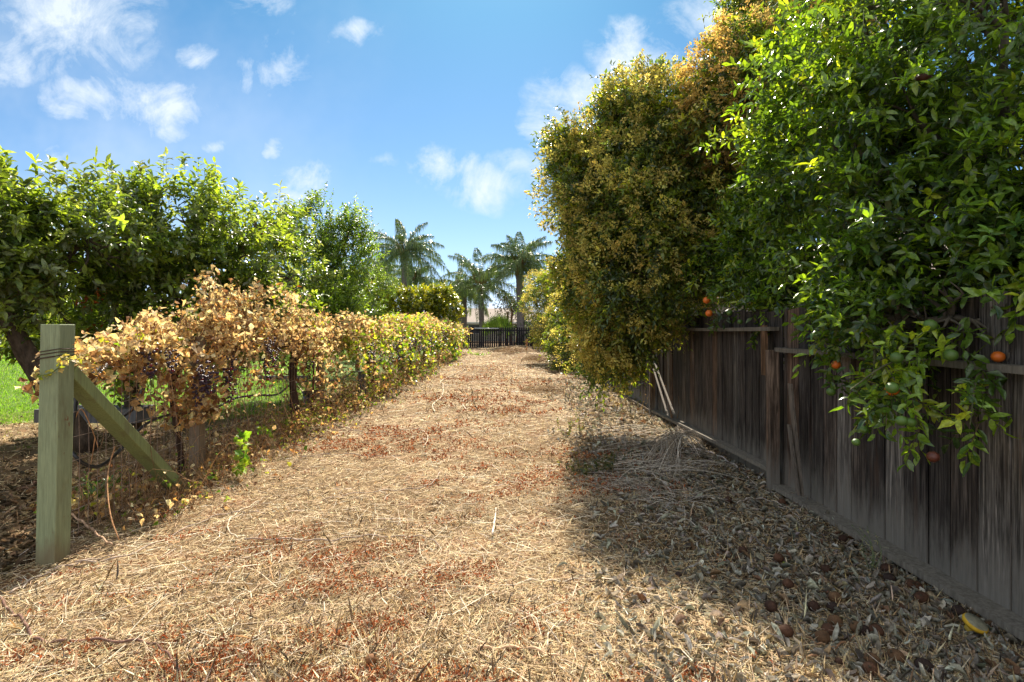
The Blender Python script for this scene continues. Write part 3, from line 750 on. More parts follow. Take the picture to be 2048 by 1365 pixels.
def green_shoot(pts, n, L, label, cat='shoot', cols=YG):
    root = empty('grape_shoot', pts[0]); tag(root, label, cat)
    c = spline(pts, 16); mb = MB(); tube(mb, c, [.005, .002], 4, (.12, .14, .04), False); mb.build('stem', M_bark, root)
    ml = MB(); t = rng.uniform(0, 15, n); k = t.astype(int).clip(0, 14); f = (t-k)[:, None]; p = c[k]*(1-f)+c[k+1]*f
    D = nrm(rng.normal(0, 1, (n, 3))+np.array([0, 0, -.3])); p = p+D*L*.4; N = nrm(rng.normal(0, .5, (n, 3))+np.array([0, -.4, .6])); LL = L*rng.uniform(.6, 1.15, n)
    leaves(ml, p, D, N, LL, LL*.9, palette(n, cols, None, .2), 'lobe', .25, .15, .02); ml.build('leaves', M_grass, root)
BR = [(.30, .40, .04), (.22, .36, .035), (.14, .28, .03)]
green_shoot([P(478, 868, 5.9), P(488, 900, 5.7), P(482, 925, 5.6), P(470, 950, 5.6)], 46, .085, 'bright green grape shoot hanging low below the brown vines near the path', cols=BR)
green_shoot([P(515, 850, 7.0), P(530, 862, 6.9), P(540, 866, 6.8)], 14, .07, 'small yellow green grape shoot left of the thick dark trunk', cols=BR)
green_shoot([P(700, 790, 11.0), P(708, 805, 10.9), P(712, 822, 10.8)], 26, .1, 'bright grape shoot drooping to the ground left of the grey stub post', cols=BR)
green_shoot([P(905, 690, 27), P(912, 715, 26), P(910, 732, 25), P(916, 742, 24.5)], 40, .2, 'trailing yellow green grape shoot hanging at the far end of the vines', cols=BR)
green_shoot([P(150, 728, 4.0), P(120, 735, 3.66), P(100, 748, 3.62), P(75, 752, 3.6)], 30, .035, 'sparse yellowing grape shoot reaching across the front of the green post', cols=[(.42, .40, .06), (.5, .36, .14), (.3, .36, .05)])
green_shoot([P(205, 705, 4.3), P(165, 712, 3.95), P(140, 722, 3.63), P(110, 712, 3.6)], 34, .04, 'thin tan and yellow shoot touching the green post below its wire', cols=[(.55, .40, .18), (.42, .38, .07), (.6, .45, .25)])

# ------------------------------------------------------------------ trees
def limbs(root, base, top, blobs, r0, col, nbr=7, name='trunk', mid=None):
    mb = MB(); base = np.asarray(base, float); top = np.asarray(top, float)
    ctrl = [base]+([np.asarray(mid, float)] if mid is not None else [])+[top]
    tube(mb, spline(ctrl, 12), [r0*1.25, r0, r0*.85, r0*.75], 10, col, True, .12)
    mb.build(name, M_bark, root)
    mb = MB()
    for b in blobs:
        c = np.asarray(b[0], float); rr = float(np.mean(b[1]))
        m = (top+c)/2+rng.normal(0, .1, 3)*rr+np.array([0, 0, .1*rr]); L = np.linalg.norm(c-top)
        r1 = r0*.45
        tube(mb, spline([top, m, c], 9), [r1, r1*.5], 7, col, True, .1)
        for k in range(nbr):
            d = nrm(rng.normal(0, 1, 3)+np.array([0, 0, .35])); e = c+d*rr*rng.uniform(.65, .95); m2 = (c+e)/2+rng.normal(0, .12, 3)*rr
            tube(mb, spline([c, m2, e], 7), [r1*.45, r1*.1], 5, col, True)
            for k2 in range(2):
                s = m2; e2 = s+nrm(d+rng.normal(0, .7, 3))*rr*.5; tube(mb, spline([s, (s+e2)/2+rng.normal(0, .04, 3), e2], 5), [r1*.2, r1*.06], 4, col, False)
    mb.build('branches', M_bark, root)
def BK(k, px, py, Y, rpx, asp=(1, 1, 1), wgt=1.0): return B(px+(22 if px < 1215 else 8 if px < 1260 else 0), py, Y*k, rpx*.86, asp, wgt)
def BS(px, py, Y, rpx, asp=(1, 1, 1), wgt=1.0): return B(px, py+38, Y, rpx*.84, asp, wgt)
def B(px, py, Y, rpx, asp=(1, 1, 1), wgt=1.0):
    r = rpx/F*Y; return (P(px, py, Y), [r*asp[0], r*asp[1], r*asp[2]], wgt)

# --- left orchard trees
APG = [(.13, .19, .035), (.20, .27, .04), (.09, .14, .04), (.24, .31, .06), (.22, .26, .14)]
def fruit_tree(label, base, mid, top, blobs, nsh, LL, seed, r0=.11, kind='full', sl=.26, nl=9, cols=APG, up=.7, extra=None, gap=-.32, mat=None, group='fruit trees on the left'):
    root = empty('fruit_tree', (base[0], base[1], 0)); tag(root, label, 'tree', group)
    limbs(root, base, top, blobs, r0, (.10, .075, .055), 6, mid=mid)
    p, d = crown_clumps(blobs, nsh, .35, gap, seed, .6, 2.2)
    ml, mt = MB(), MB()
    shoots(ml, mt, p, d, sl, nl, LL, LL*.42, cols, None, kind, up, .5, .15, .35, .22, twigcol=(.13, .09, .06))
    if extra: extra(ml, mt)
    ml.build('foliage', mat or M_leaf2, root); mt.build('twigs', M_bark, root)
    # a few rusty dead leaves
    n = 90; q, dd = crown_pts(blobs, n, .8, -9, seed+2)
    mo = MB(); cl_ = np.repeat(q[:10], 9, axis=0)+rng.normal(0, .045, (90, 3))
    leaves(mo, cl_, nrm(rng.normal(0, 1, (90, 3))), nrm(rng.normal(0, 1, (90, 3))+[0, 0, 1]), LL*.7, LL*.35, palette(90, [(.45, .13, .03), (.35, .10, .03), (.5, .2, .05)]), 'mid', .5, .4, .06)
    tag(mo.build('dead_leaves', M_dry, root), 'rusty orange dead leaves')
    return root
blA = [B(120, 680, 7.6, 60), BS(40, 430, 6.2, 130), BS(170, 440, 6.6, 120), BS(-60, 520, 6.0, 170), BS(90, 560, 6.8, 130), BS(-150, 400, 6.5, 150), BS(-250, 600, 6.5, 200)]
def sprigsA(ml, mt):
    # upright water shoots above the crown
    S = [(px_, 420+rng.uniform(-45, 40), 6.1) for px_ in range(-40, 220, 11)]+[(15, 352, 6.1), (70, 365, 6.0), (100, 385, 6.0), (135, 390, 6.2), (215, 385, 6.4), (50, 400, 5.8), (190, 430, 6.0), (10, 420, 5.7)]
    p = np.array([P(*q) for q in S]); shoots(ml, mt, p, np.tile([0, 0, 1.], (len(p), 1)), .32, 13, .12, .046, APG, None, 'full', 2.5, .2, .05, .4, .2)
fruit_tree('nearest fruit tree with long drooping leaves and thick leaning limb, at left edge', P(175, 902, 7), P(60, 720, 6.6), P(10, 620, 6.4), blA, 2300, .11, 21, .12, extra=sprigsA)
blB = [B(520, 470, 9.5, 55), B(560, 470, 10.5, 45), B(590, 560, 10.5, 60), B(230, 700, 8.6, 75), B(380, 680, 9.2, 80), B(480, 660, 9.8, 75), B(160, 640, 8.4, 80), BS(300, 450, 7.6, 120), BS(400, 430, 8.0, 105), BS(470, 490, 8.4, 105), BS(240, 540, 7.6, 120), BS(360, 570, 8.0, 120), BS(480, 580, 8.6, 100), BS(200, 640, 7.8, 90), BS(560, 540, 9.2, 75), BS(300, 640, 8.0, 90, (1, 1, .8))]
def sprigsB(ml, mt):
    S = [(px_, np.interp(px_, [150, 280, 380, 480, 600], [420, 400, 390, 425, 465])+rng.uniform(-40, 40), 7.7) for px_ in range(150, 600, 11)]+[(280, 350, 7.2), (370, 330, 7.6), (395, 365, 7.8), (430, 370, 8.0), (350, 385, 7.4), (300, 400, 7.2), (245, 405, 7.2), (330, 360, 7.5), (415, 395, 7.6), (500, 425, 8.4), (540, 440, 9), (480, 410, 8.2), (270, 380, 7.2)]
    p = np.array([P(*q) for q in S]); p[:, 2] -= .12; shoots(ml, mt, p, np.tile([0, 0, 1.], (len(p), 1)), .40, 14, .12, .046, APG, None, 'full', 2.5, .2, .05, .4, .2)
    n = 9
    for k in range(6):
        px = rng.uniform(150, 520); yy = rng.uniform(7, 8.4); z0 = P(px, 400, yy); tube(mt, [z0, z0+np.array([.02, 0, .25]), z0+np.array([.03, 0, rng.uniform(.28, .42)])], [.004, .002], 4, (.12, .08, .06), False)
fruit_tree('wide fruit tree with upright leafy shoots behind the nearest brown vines', P(265, 860, 8.2), P(262, 640, 8.1), P(250, 520, 8.0), blB, 3300, .11, 22, .10, extra=sprigsB)
PRG = [(.10, .17, .025), (.15, .24, .03), (.22, .31, .04), (.07, .12, .025)]
blC = [B(618, 470, 12.5, 62, (.75, 1, 1.2)), B(690, 510, 13, 60, (.75, 1, 1.1)), B(590, 660, 12, 70), B(520, 620, 11.5, 70), B(660, 680, 12.5, 50), B(640, 570, 12.5, 75), B(600, 600, 12, 70), B(560, 640, 12, 60), B(700, 460, 13, 30), B(660, 620, 12.5, 55)]
def sprigsC(ml, mt):
    S = [(rng.uniform(575, 735), rng.uniform(440, 560), 12.6) for _ in range(26)]+[(612, 470, 12.4), (625, 450, 12.4), (640, 470, 12.4), (600, 480, 12.2), (672, 480, 13), (682, 462, 13), (690, 480, 13), (700, 500, 13.2), (712, 470, 13.2), (720, 490, 13.2), (708, 450, 13), (655, 510, 12.8), (632, 430, 12.4), (728, 470, 13.2)]
    p = np.array([P(*q) for q in S]); p = np.concatenate([p+rng.normal(0, .1, p.shape) for _ in range(4)])
    shoots(ml, mt, p, np.tile([.15, 0, 1.], (len(p), 1)), .6, 20, .075, .05, PRG, None, 'mid', 1, .25, .05, .3, .2)
fruit_tree('pear tree with small round bright leaves and two upright tops, left of the palms', P(640, 795, 12.6), None, P(640, 640, 12.6), blC, 2900, .09, 23, .09, 'mid', .3, 11, PRG, extra=sprigsC)
blD = [B(690, 580, 19, 62), B(730, 590, 20, 50), B(650, 600, 17, 55), B(690, 640, 18, 45), B(745, 560, 20, 28), B(725, 640, 19, 50)]
fruit_tree('small loose tree with open yellow green crown between pear tree and citrus hedge', P(715, 742, 19.5), None, P(718, 640, 19.5), blD, 1500, .085, 24, .07, 'low', .35, 11, [(.10, .16, .03), (.16, .23, .035), (.07, .11, .025)])
# round citrus bushes
def bush(label, base, blobs, n, LL, cols, seed, cat='bush', sl=.28, nl=10, mat=None, name='citrus_bush', fl=.5):
    root = empty(name, (base[0], base[1], 0)); tag(root, label, cat)
    limbs(root, (base[0], base[1], -.05), (base[0], base[1], blobs[0][0][2]*.6), blobs, .08, (.07, .05, .035), 4)
    p, d = crown_pts(blobs, n, .6, -9, seed, .35)
    ml, mt = MB(), MB(); shoots(ml, mt, p, d, sl, nl, LL, LL*fl, cols, None, 'low', .7, .35, .05, .2, .15)
    ml.build('foliage', mat or M_leaf, root); mt.build('twigs', M_bark, root); return root
CG = [(.14, .18, .012), (.22, .25, .016), (.08, .12, .012), (.32, .31, .02)]
bush('rounded yellow green citrus bush under the tall left palm', (-5.6, 27.5), [B(770, 625, 27, 45), B(745, 620, 27, 38), B(805, 622, 27, 38), B(785, 610, 27, 30)], 1600, .13, CG, 41)
bush('larger rounded citrus bush just left of the distant chimney', (-3.9, 28), [B(875, 612, 27.5, 42), B(840, 618, 27, 40), B(862, 600, 27.5, 30), B(895, 620, 27.5, 28), B(860, 650, 27.5, 40)], 1900, .13, CG, 42)

# --- privet trees over the right fence
PVG = [(.10, .15, .025), (.15, .20, .025), (.26, .28, .03), (.06, .10, .045)]
def privet(label, base, top, blobs, nsh, npan, fcols, seed, r0=.14, LL=.085, kind='mid', gap=-.8, pans=1.0, fdens=26, dropper=None, nl=10):
    root = empty('privet_tree', (base[0], base[1], 0)); tag(root, label, 'tree', 'flowering privet trees over the fence')
    limbs(root, base, top, blobs, r0, (.085, .065, .05), 7)
    p, d = crown_clumps(blobs, nsh, .45, gap, seed, .55, 2.0, 22, .15)
    ml, mt = MB(), MB()
    shoots(ml, mt, p, d, .32, nl, LL, LL*.42, PVG, [.35, .3, .15, .2], kind, -.1, .45, .45, .35, .2, (35, 70), .18)
    if dropper is not None:
        shoots(ml, mt, dropper, np.tile([0, -.2, -1.], (len(dropper), 1)), .38, nl+2, LL, LL*.42, PVG, None, kind, -.6, .4, .2, .3, .2)
    ml.build('foliage', M_leaf2, root); mt.build('twigs', M_bark, root)
    # panicles: branched sprays of tiny cream buds
    q, dq = crown_pts(blobs, npan, .88, -.12, seed, .3, 2.2)
    if dropper is not None:
        k = dropper[rng.integers(0, len(dropper), npan//9)]; q = np.vstack([q, k+rng.normal(0, .1, k.shape)]); dq = np.vstack([dq, np.tile([-.3, -.5, -.6], (len(k), 1))])
    q = q+nrm(dq)*.16
    mf = MB(); n = len(q); D = nrm(dq+np.array([0, 0, .1])+rng.normal(0, .5, (n, 3)))
    a = nrm(np.cross(D, rng.normal(0, 1, (n, 3)))); b_ = np.cross(D, a)
    base_c = palette(n, fcols, None, .2)
    K = fdens
    for k in range(K):
        t = rng.uniform(0, 1, n); ang = rng.uniform(0, 2*PI, n); rad = .085*(1-t*.8)*pans*np.sqrt(rng.uniform(.1, 1, n))
        off = D*(t*.17*pans)[:, None]+a*(np.cos(ang)*rad)[:, None]+b_*(np.sin(ang)*rad)[:, None]; off[:, 2] -= .02
        s = .012*rng.uniform(.7, 1.6, n)*pans; dd = nrm(off+rng.normal(0, .05, (n, 3)))
        leaves(mf, q+off-dd*s[:, None], dd, rng.normal(0, 1, (n, 3)), s*2.4, s*1.3, np.clip(base_c*np.exp(rng.normal(0, .15, (n, 1))), 0, .9), 'low', 0, .2)
    mf.build('blossoms', M_flower, root); return root
CREAM = [(.60, .55, .16), (.44, .40, .11), (.64, .58, .20), (.34, .29, .09)]
RUSTY = [(.58, .44, .17), (.48, .35, .13), (.68, .54, .24), (.36, .25, .09)]
blF = [BK(.78, 1240, 390, 10.6, 145), BK(.78, 1330, 300, 10.2, 140), BK(.78, 1220, 290, 11, 90), BK(.78, 1320, 450, 10, 140), BK(.78, 1190, 540, 10.8, 100), BK(.78, 1270, 560, 10, 115), BK(.78, 1360, 545, 9.6, 60), BK(.78, 1225, 640, 10.4, 75, (1, 1, 1.1)), BK(.78, 1110, 388, 11.2, 46), BK(.78, 1150, 340, 11.2, 60),
       BK(.78, 1165, 300, 11.2, 55), BK(.78, 1290, 210, 10.4, 70), BK(.78, 1190, 475, 11, 78), BK(.78, 1165, 600, 11.4, 45), BK(.78, 1262, 650, 9.9, 42, (1, 1, 1)), BK(.78, 1200, 715, 10.4, 38, (1, 1, 1)), BK(.78, 1115, 280, 11.2, 24), BK(.78, 1240, 205, 10.6, 45)]
dropF = np.array([P(px, py, yy) for px, py, yy in zip(rng.uniform(1185, 1262, 46), rng.uniform(620, 715, 46), rng.uniform(7.7, 8.4, 46))])
privet('big privet tree with creamy yellow blossom hanging over the dark fence to the ground', (3.4, 8.9, -.05), (3.0, 8.6, 2.6), blF, 11500, 2500, CREAM, 61, .17, .085, 'mid', -.6, 1.25, dropper=dropF)
blG = [BK(.84, 1510, 190, 8.4, 150), BK(.9, 1450, 330, 8.8, 105), BK(1.12, 1590, 70, 8.2, 125), BK(.78, 1430, 240, 9.2, 58), BK(1, 1450, 470, 8.8, 100), BK(.97, 1500, 340, 8.4, 120), BK(.80, 1495, 110, 8.8, 75), BK(.9, 1530, 30, 8.8, 70), BK(1.1, 1650, 0, 8.4, 90)]
privet('tall privet tree with rusty orange faded blossom rising behind the orange tree', (4.0, 8.2, -.05), (3.8, 8.0, 2.8), blG, 7500, 2300, RUSTY, 62, .15, .085, 'mid', -.6, 1.2)
blH = [B(1105, 600, 25, 48), B(1140, 560, 25, 48), B(1150, 640, 22, 62), B(1085, 570, 26, 25), B(1110, 660, 24, 38), B(1135, 700, 20, 40, (1, 1, 1)), B(1180, 560, 24, 60), B(1165, 720, 17.5, 32), B(1070, 610, 26, 22)]
privet('farther small privet tree with yellow blossom near the corner of the black fence', (2.9, 24, -.05), (2.9, 24, 2.0), blH, 3400, 2000, CREAM, 63, .12, .11, 'low', -.8, 1.5, 18)

# --- orange tree, two stems of crown: near and rear
def orange_part(parent, pos, r, ripe=True, col=None):
    mb = MB(); V, Fc = ICO; V = V*np.array([1, 1, .95])*r*(1+.015*fld(V, 3, 5)[:, None])
    c = col or ((.58, .13, .010) if ripe else (.07, .14, .02))
    mb.add(pos+V, [Fc], np.array(c)*rng.uniform(.85, 1.15))
    return mb.build('ripe_orange' if ripe else 'green_orange', M_fruit, parent)
CIT = [(.075, .14, .022), (.11, .20, .026), (.19, .31, .03), (.05, .095, .03), (.31, .39, .035)]
def orange_tree(label, base, top, blobs, nsh, LL, seed, fruits, r0=.10, nl=9, sl=.24, kind='full', gap=-.75, tips=None):
    root = empty('orange_tree', (base[0], base[1], 0)); tag(root, label, 'tree', 'orange trees over the fence')
    limbs(root, base, top, blobs, r0, (.10, .085, .065), 8)
    p, d = crown_clumps(blobs, nsh, .45, gap, seed, .5, 2.0)
    ml, mt = MB(), MB()
    shoots(ml, mt, p, d, sl, nl, LL, LL*.36, CIT, [.27, .29, .20, .2, .05], kind, .25, .5, .3, .25, .2, (35, 75), .2, (.09, .11, .04))
    if tips is not None:
        for (a, b, m) in tips:
            a = np.asarray(a); b = np.asarray(b); c = spline([a, (a+b)/2+np.array([0, 0, .06]), b], 10)
            tube(mt, c, [.009, .003], 5, (.10, .10, .05), False)
            t = rng.uniform(.05, 1, m)[:, None]; q = a+(b-a)*t+rng.normal(0, .03, (m, 3))
            shoots(ml, mt, q, np.tile(nrm(b-a), (m, 1)), sl*.7, nl-1, LL, LL*.36, CIT, None, kind, .1, .6, .3, .25, .2)
    ml.build('foliage', M_leaf, root); mt.build('twigs', M_bark, root)
    for (px, py, Y, rr, rp) in fruits: orange_part(root, P(px, py, Y), rr, rp == 1, (.09, .022, .010) if rp == 2 else None)
    return root
blI = [B(1900, 300, 3.7, 230), B(1780, 180, 4.3, 220), B(2010, 60, 3.5, 260), B(1720, 330, 4.6, 165), B(1830, 520, 3.7, 185), B(2010, 560, 3.25, 180), B(1700, 500, 4.4, 120), B(1770, 630, 3.6, 110, (1, 1, .75)),
       B(1900, 635, 3.2, 110, (1, 1, .6)), B(2030, 670, 2.95, 90, (1, 1, .5)), B(1800, 640, 3.4, 80, (1, 1, .7)), B(2090, 300, 3.3, 240), B(1650, 180, 4.9, 110), B(2200, 500, 3.0, 250), B(1860, 0, 4.2, 200), B(1750, 20, 4.9, 120)]
tipsI = [(P(1700, 640, 3.6), P(1800, 780, 2.95), 16), (P(1760, 700, 3.3), P(1800, 850, 2.9), 12), (P(1750, 700, 3.4), P(1745, 870, 3.2), 8), (P(1960, 740, 2.95), P(1940, 850, 2.75), 15), (P(1650, 640, 4.4), P(1690, 760, 3.9), 9), (P(1600, 240, 5.2), P(1415, 290, 5.3), 16),
         (P(1680, 130, 5.0), P(1560, 150, 5.2), 12), (P(1700, 60, 5.0), P(1620, 90, 5.2), 8), (P(1640, 250, 5.0), P(1480, 230, 5.3), 12), (P(1850, 720, 3.1), P(1700, 780, 3.0), 9), (P(1780, 740, 3.1), P(1850, 860, 2.9), 8)]
frI = [(1849, 155, 3.5, .045, 2), (1628, 262, 5.0, .035, 0), (1968, 287, 3.2, .045, 0), (1784, 780, 3.0, .036, 1), (1784, 776, 2.92, .033, 0), (1860, 651, 3.0, .036, 0), (1901, 711, 2.9, .036, 0), (1637, 673, 4.0, .035, 0), (1793, 716, 3.0, .034, 0),
       (1996, 714, 2.9, .032, 1), (1803, 842, 2.8, .028, 0), (1822, 845, 2.85, .026, 0), (1866, 914, 2.75, .030, 2), (1662, 784, 3.6, .030, 0), (1728, 860, 3.1, .024, 0), (1712, 885, 3.0, .022, 0), (1752, 500, 3.8, .034, 0), (1840, 245, 3.7, .034, 0), (1676, 188, 4.8, .032, 0), (1715, 690, 3.6, .03, 0), (1672, 730, 3.7, .03, 1),
       (1590, 640, 4.6, .034, 0), (1514, 293, 5.2, .03, 0)]
orange_tree('near orange tree with big glossy leaves spilling over the fence at the right edge', (3.75, 3.9, -.05), (3.5, 3.9, 1.5), blI, 4300, .086, 71, frI, .11, 9, .24, 'full', -.5, tipsI)
blJ = [B(1600, 480, 6.0, 130), B(1515, 535, 6.6, 75), B(1575, 595, 6.0, 75, (1, 1, .7)), B(1440, 545, 7.0, 55, (1, 1, .5)), B(1620, 360, 6.2, 110), B(1540, 420, 6.6, 80), B(1680, 600, 5.4, 90), B(1470, 500, 7.0, 55)]
tipsJ = [(P(1480, 560, 6.8), P(1395, 580, 6.8), 12), (P(1500, 610, 6.4), P(1420, 640, 6.4), 7), (P(1560, 640, 5.8), P(1600, 720, 5.2), 9), (P(1480, 520, 6.8), P(1400, 530, 6.8), 9), (P(1520, 620, 6.0), P(1520, 665, 5.8), 6)]
frJ = [(1413, 601, 6.3, .042, 1), (1418, 627, 6.2, .042, 1), (1512, 611, 6.0, .036, 1), (1459, 626, 6.1, .034, 0), (1480, 644, 6.0, .030, 0), (1590, 675, 5.2, .032, 0), (1498, 575, 6.2, .03, 0)]
orange_tree('rear orange tree with smaller leaves and two ripe oranges above the stepped fence rail', (3.9, 6.6, -.05), (3.7, 6.6, 1.6), blJ, 2800, .085, 72, frJ, .09, 9, .24, 'full', -.5, tipsJ)

# --- palms
def palm(label, base_px, Y, crown_py, r, fl, nf, seed, lean=0.0, boots=True):
    rg = np.random.default_rng(seed); b = P(base_px, 655, Y); b[2] = 0; c = P(base_px+lean, crown_py, Y); H = c[2]
    root = empty('queen_palm', b); tag(root, label, 'palm tree', 'queen palms beyond the black fence')
    mb = MB(); n = 40; pts = [b+(c-b)*(i/n)+np.array([.05*math.sin(3*i/n), 0, 0]) for i in range(n+1)]
    tube(mb, pts, [r*1.15*(1+(.06 if i % 2 else 0)) for i in range(n+1)], 10, (.15, .13, .12), True); mb.build('trunk', M_bark, root)
    mb = MB(); tube(mb, spline([c-[0, 0, .3], c+[0, 0, .3], c+[0, 0, .9]], 6), [r*1.1, r*1.8, r*1.2], 10, (.16, .11, .05), True, .2)
    if boots:
        for k in range(6):
            a = rg.uniform(0, 2*PI); d = np.array([math.cos(a)*.5, math.sin(a)*.5, 1.]); tube(mb, [c+[0, 0, .2], c+d*.9, c+d*1.6], [.06, .16, .03], 5, (.30, .13, .05))
    mb.build('leaf_bases', M_bark, root)
    for k in range(nf):
        az = k*2.39996+rg.uniform(-.3, .3); el = R(76)-R(92)*(k/nf)**1.0+R(rg.uniform(-8, 8)); Lf = fl*rg.uniform(.85, 1.1)
        m = 26; t = np.linspace(0, 1, m); d0 = np.array([math.cos(az)*math.cos(el), math.sin(az)*math.cos(el), math.sin(el)])
        bend = .16+.52*math.cos(el)
        rach = c+np.array([0, 0, .5])+d0[None]*(t*Lf)[:, None]+np.array([math.cos(az), math.sin(az), 0])[None]*(.22*Lf*t**2)[:, None]*max(0, math.sin(el))
        rach[:, 2] -= bend*Lf*t**2.2
        mf = MB(); tube(mf, rach, [.035, .008], 4, (.16, .17, .06), False)
        # leaflets
        nlft = 120; tt = rg.uniform(.14, 1, nlft*2); kk = (tt*(m-1)).astype(int).clip(0, m-2); f = (tt*(m-1)-kk)[:, None]
        p = rach[kk]*(1-f)+rach[kk+1]*f; T = nrm(rach[kk+1]-rach[kk]); side = nrm(np.cross(T, [0, 0, 1.])+1e-3)*np.where(np.arange(nlft*2) % 2, 1, -1)[:, None]
        D = nrm(side*.8+T*.55+rg.normal(0, .28, (nlft*2, 3))+np.array([0, 0, .12]))
        Ll = .85*np.sin(PI*np.clip(tt*.85+.1, 0, 1))*rg.uniform(.8, 1.1, nlft*2)+.15; wd = .021
        e1 = p+D*(Ll*.5)[:, None]-np.array([0, 0, 1.])*(Ll*.1)[:, None]; e2 = p+D*(Ll*.72)[:, None]-np.array([0, 0, 1.])*(Ll*.85)[:, None]
        S = nrm(np.cross(D, rg.normal(0, 1, (nlft*2, 3))))*wd
        V = np.stack([p-S*.4, p+S*.4, e1+S, e1-S, e2], 1).reshape(-1, 3); o5 = (np.arange(nlft*2)*5)[:, None]
        cc = palette(nlft*2, [(.065, .115, .03), (.10, .165, .04), (.19, .24, .09), (.22, .25, .05)], [.4, .3, .2, .1], .15)
        mf.add(V, [np.array([[0, 1, 2, 3]])+o5, np.array([[3, 2, 4]])+o5], np.repeat(cc, 5, 0))
        mf.build('frond', M_palm, root)
palm('tallest queen palm standing left of centre above the round citrus bushes', 808, 50, 518, .20, 4.5, 28, 1)
palm('middle queen palm with two fronds arching up like horns behind the black fence', 963, 48, 583, .20, 4.8, 22, 2, -2)
palm('right queen palm with the thickest ringed trunk, behind the corner of the black fence', 1041, 44, 545, .28, 3.8, 24, 3, -2)
palm('small queen palm beside the distant chimney, left of the middle palm', 927, 54, 592, .26, 3.2, 20, 4)
palm('hidden queen palm whose drooping crown shows behind the tallest palm trunk', 830, 60, 570, .2, 3.2, 18, 5)
palm('distant queen palm crown low behind the loose yellow green tree', 762, 62, 560, .2, 3.6, 18, 6)
def fan_palm():
    b = P(1000, 655, 45); b[2] = 0; root = empty('fan_palm', b); tag(root, 'low bright green fan palm peeking over the black fence between palm trunks', 'palm tree')
    for k in range(11):
        a = R(5+170*((k*7) % 11)/10); hh = rng.uniform(.2, 1.1); c = b+np.array([math.cos(a)*.75*hh, rng.uniform(-.5, .5), 1.35+.7*hh*math.sin(a)]); mb = MB()
        tube(mb, [b+[0, 0, .8], c], .02, 4, (.2, .25, .06), False)
        for j in range(16):
            q = a+R(-75+150*j/15); e = c+np.array([math.cos(q)*.95, rng.uniform(-.25, .25), math.sin(q)*.95]); mm = (c+e)/2
            S = np.array([-math.sin(q), .3, math.cos(q)])*.035
            mb.add([c, mm+S, e, mm-S], [np.array([[0, 1, 2, 3]])], np.array((.20, .30, .04))*rng.uniform(.6, 1.4))
        mb.build('fan_leaf', M_grass, root)
    mb = MB(); tube(mb, [b, b+[0, 0, .9]], .15, 7, (.14, .10, .07)); mb.build('trunk', M_bark, root)
fan_palm()
def dead_trunks():
    for px, h, lab in ((1012, 2.9, 'left of two thin reddish brown bare trunks behind the black fence'), (1021, 3.1, 'right of two thin reddish brown bare trunks behind the black fence'), (1034, 2.6, 'reddish brown trunk touching the thick palm trunk')):
        b = P(px, 655, 45.5); b[2] = 0; root = empty('dead_palm', b); tag(root, lab, 'tree trunk')
        mb = MB(); tube(mb, [b, b+[.05, 0, h*.5], b+[.15, 0, h]], [.12, .1, .09], 7, (.22, .10, .05), True, .2); mb.build('trunk', M_bark, root)
        m2 = MB(); n = 260; q = b+np.array([.1, 0, h+.5])+rng.normal(0, 1, (n, 3))*[.7, .5, .6]
        leaves(m2, q, nrm(rng.normal(0, 1, (n, 3))+[0, 0, -1]), rng.normal(0, 1, (n, 3)), .3, .07, palette(n, [(.06, .09, .03), (.2, .13, .05), (.10, .13, .04)]), 'low', .3, .2); m2.build('crown', M_palm, root)
dead_trunks()

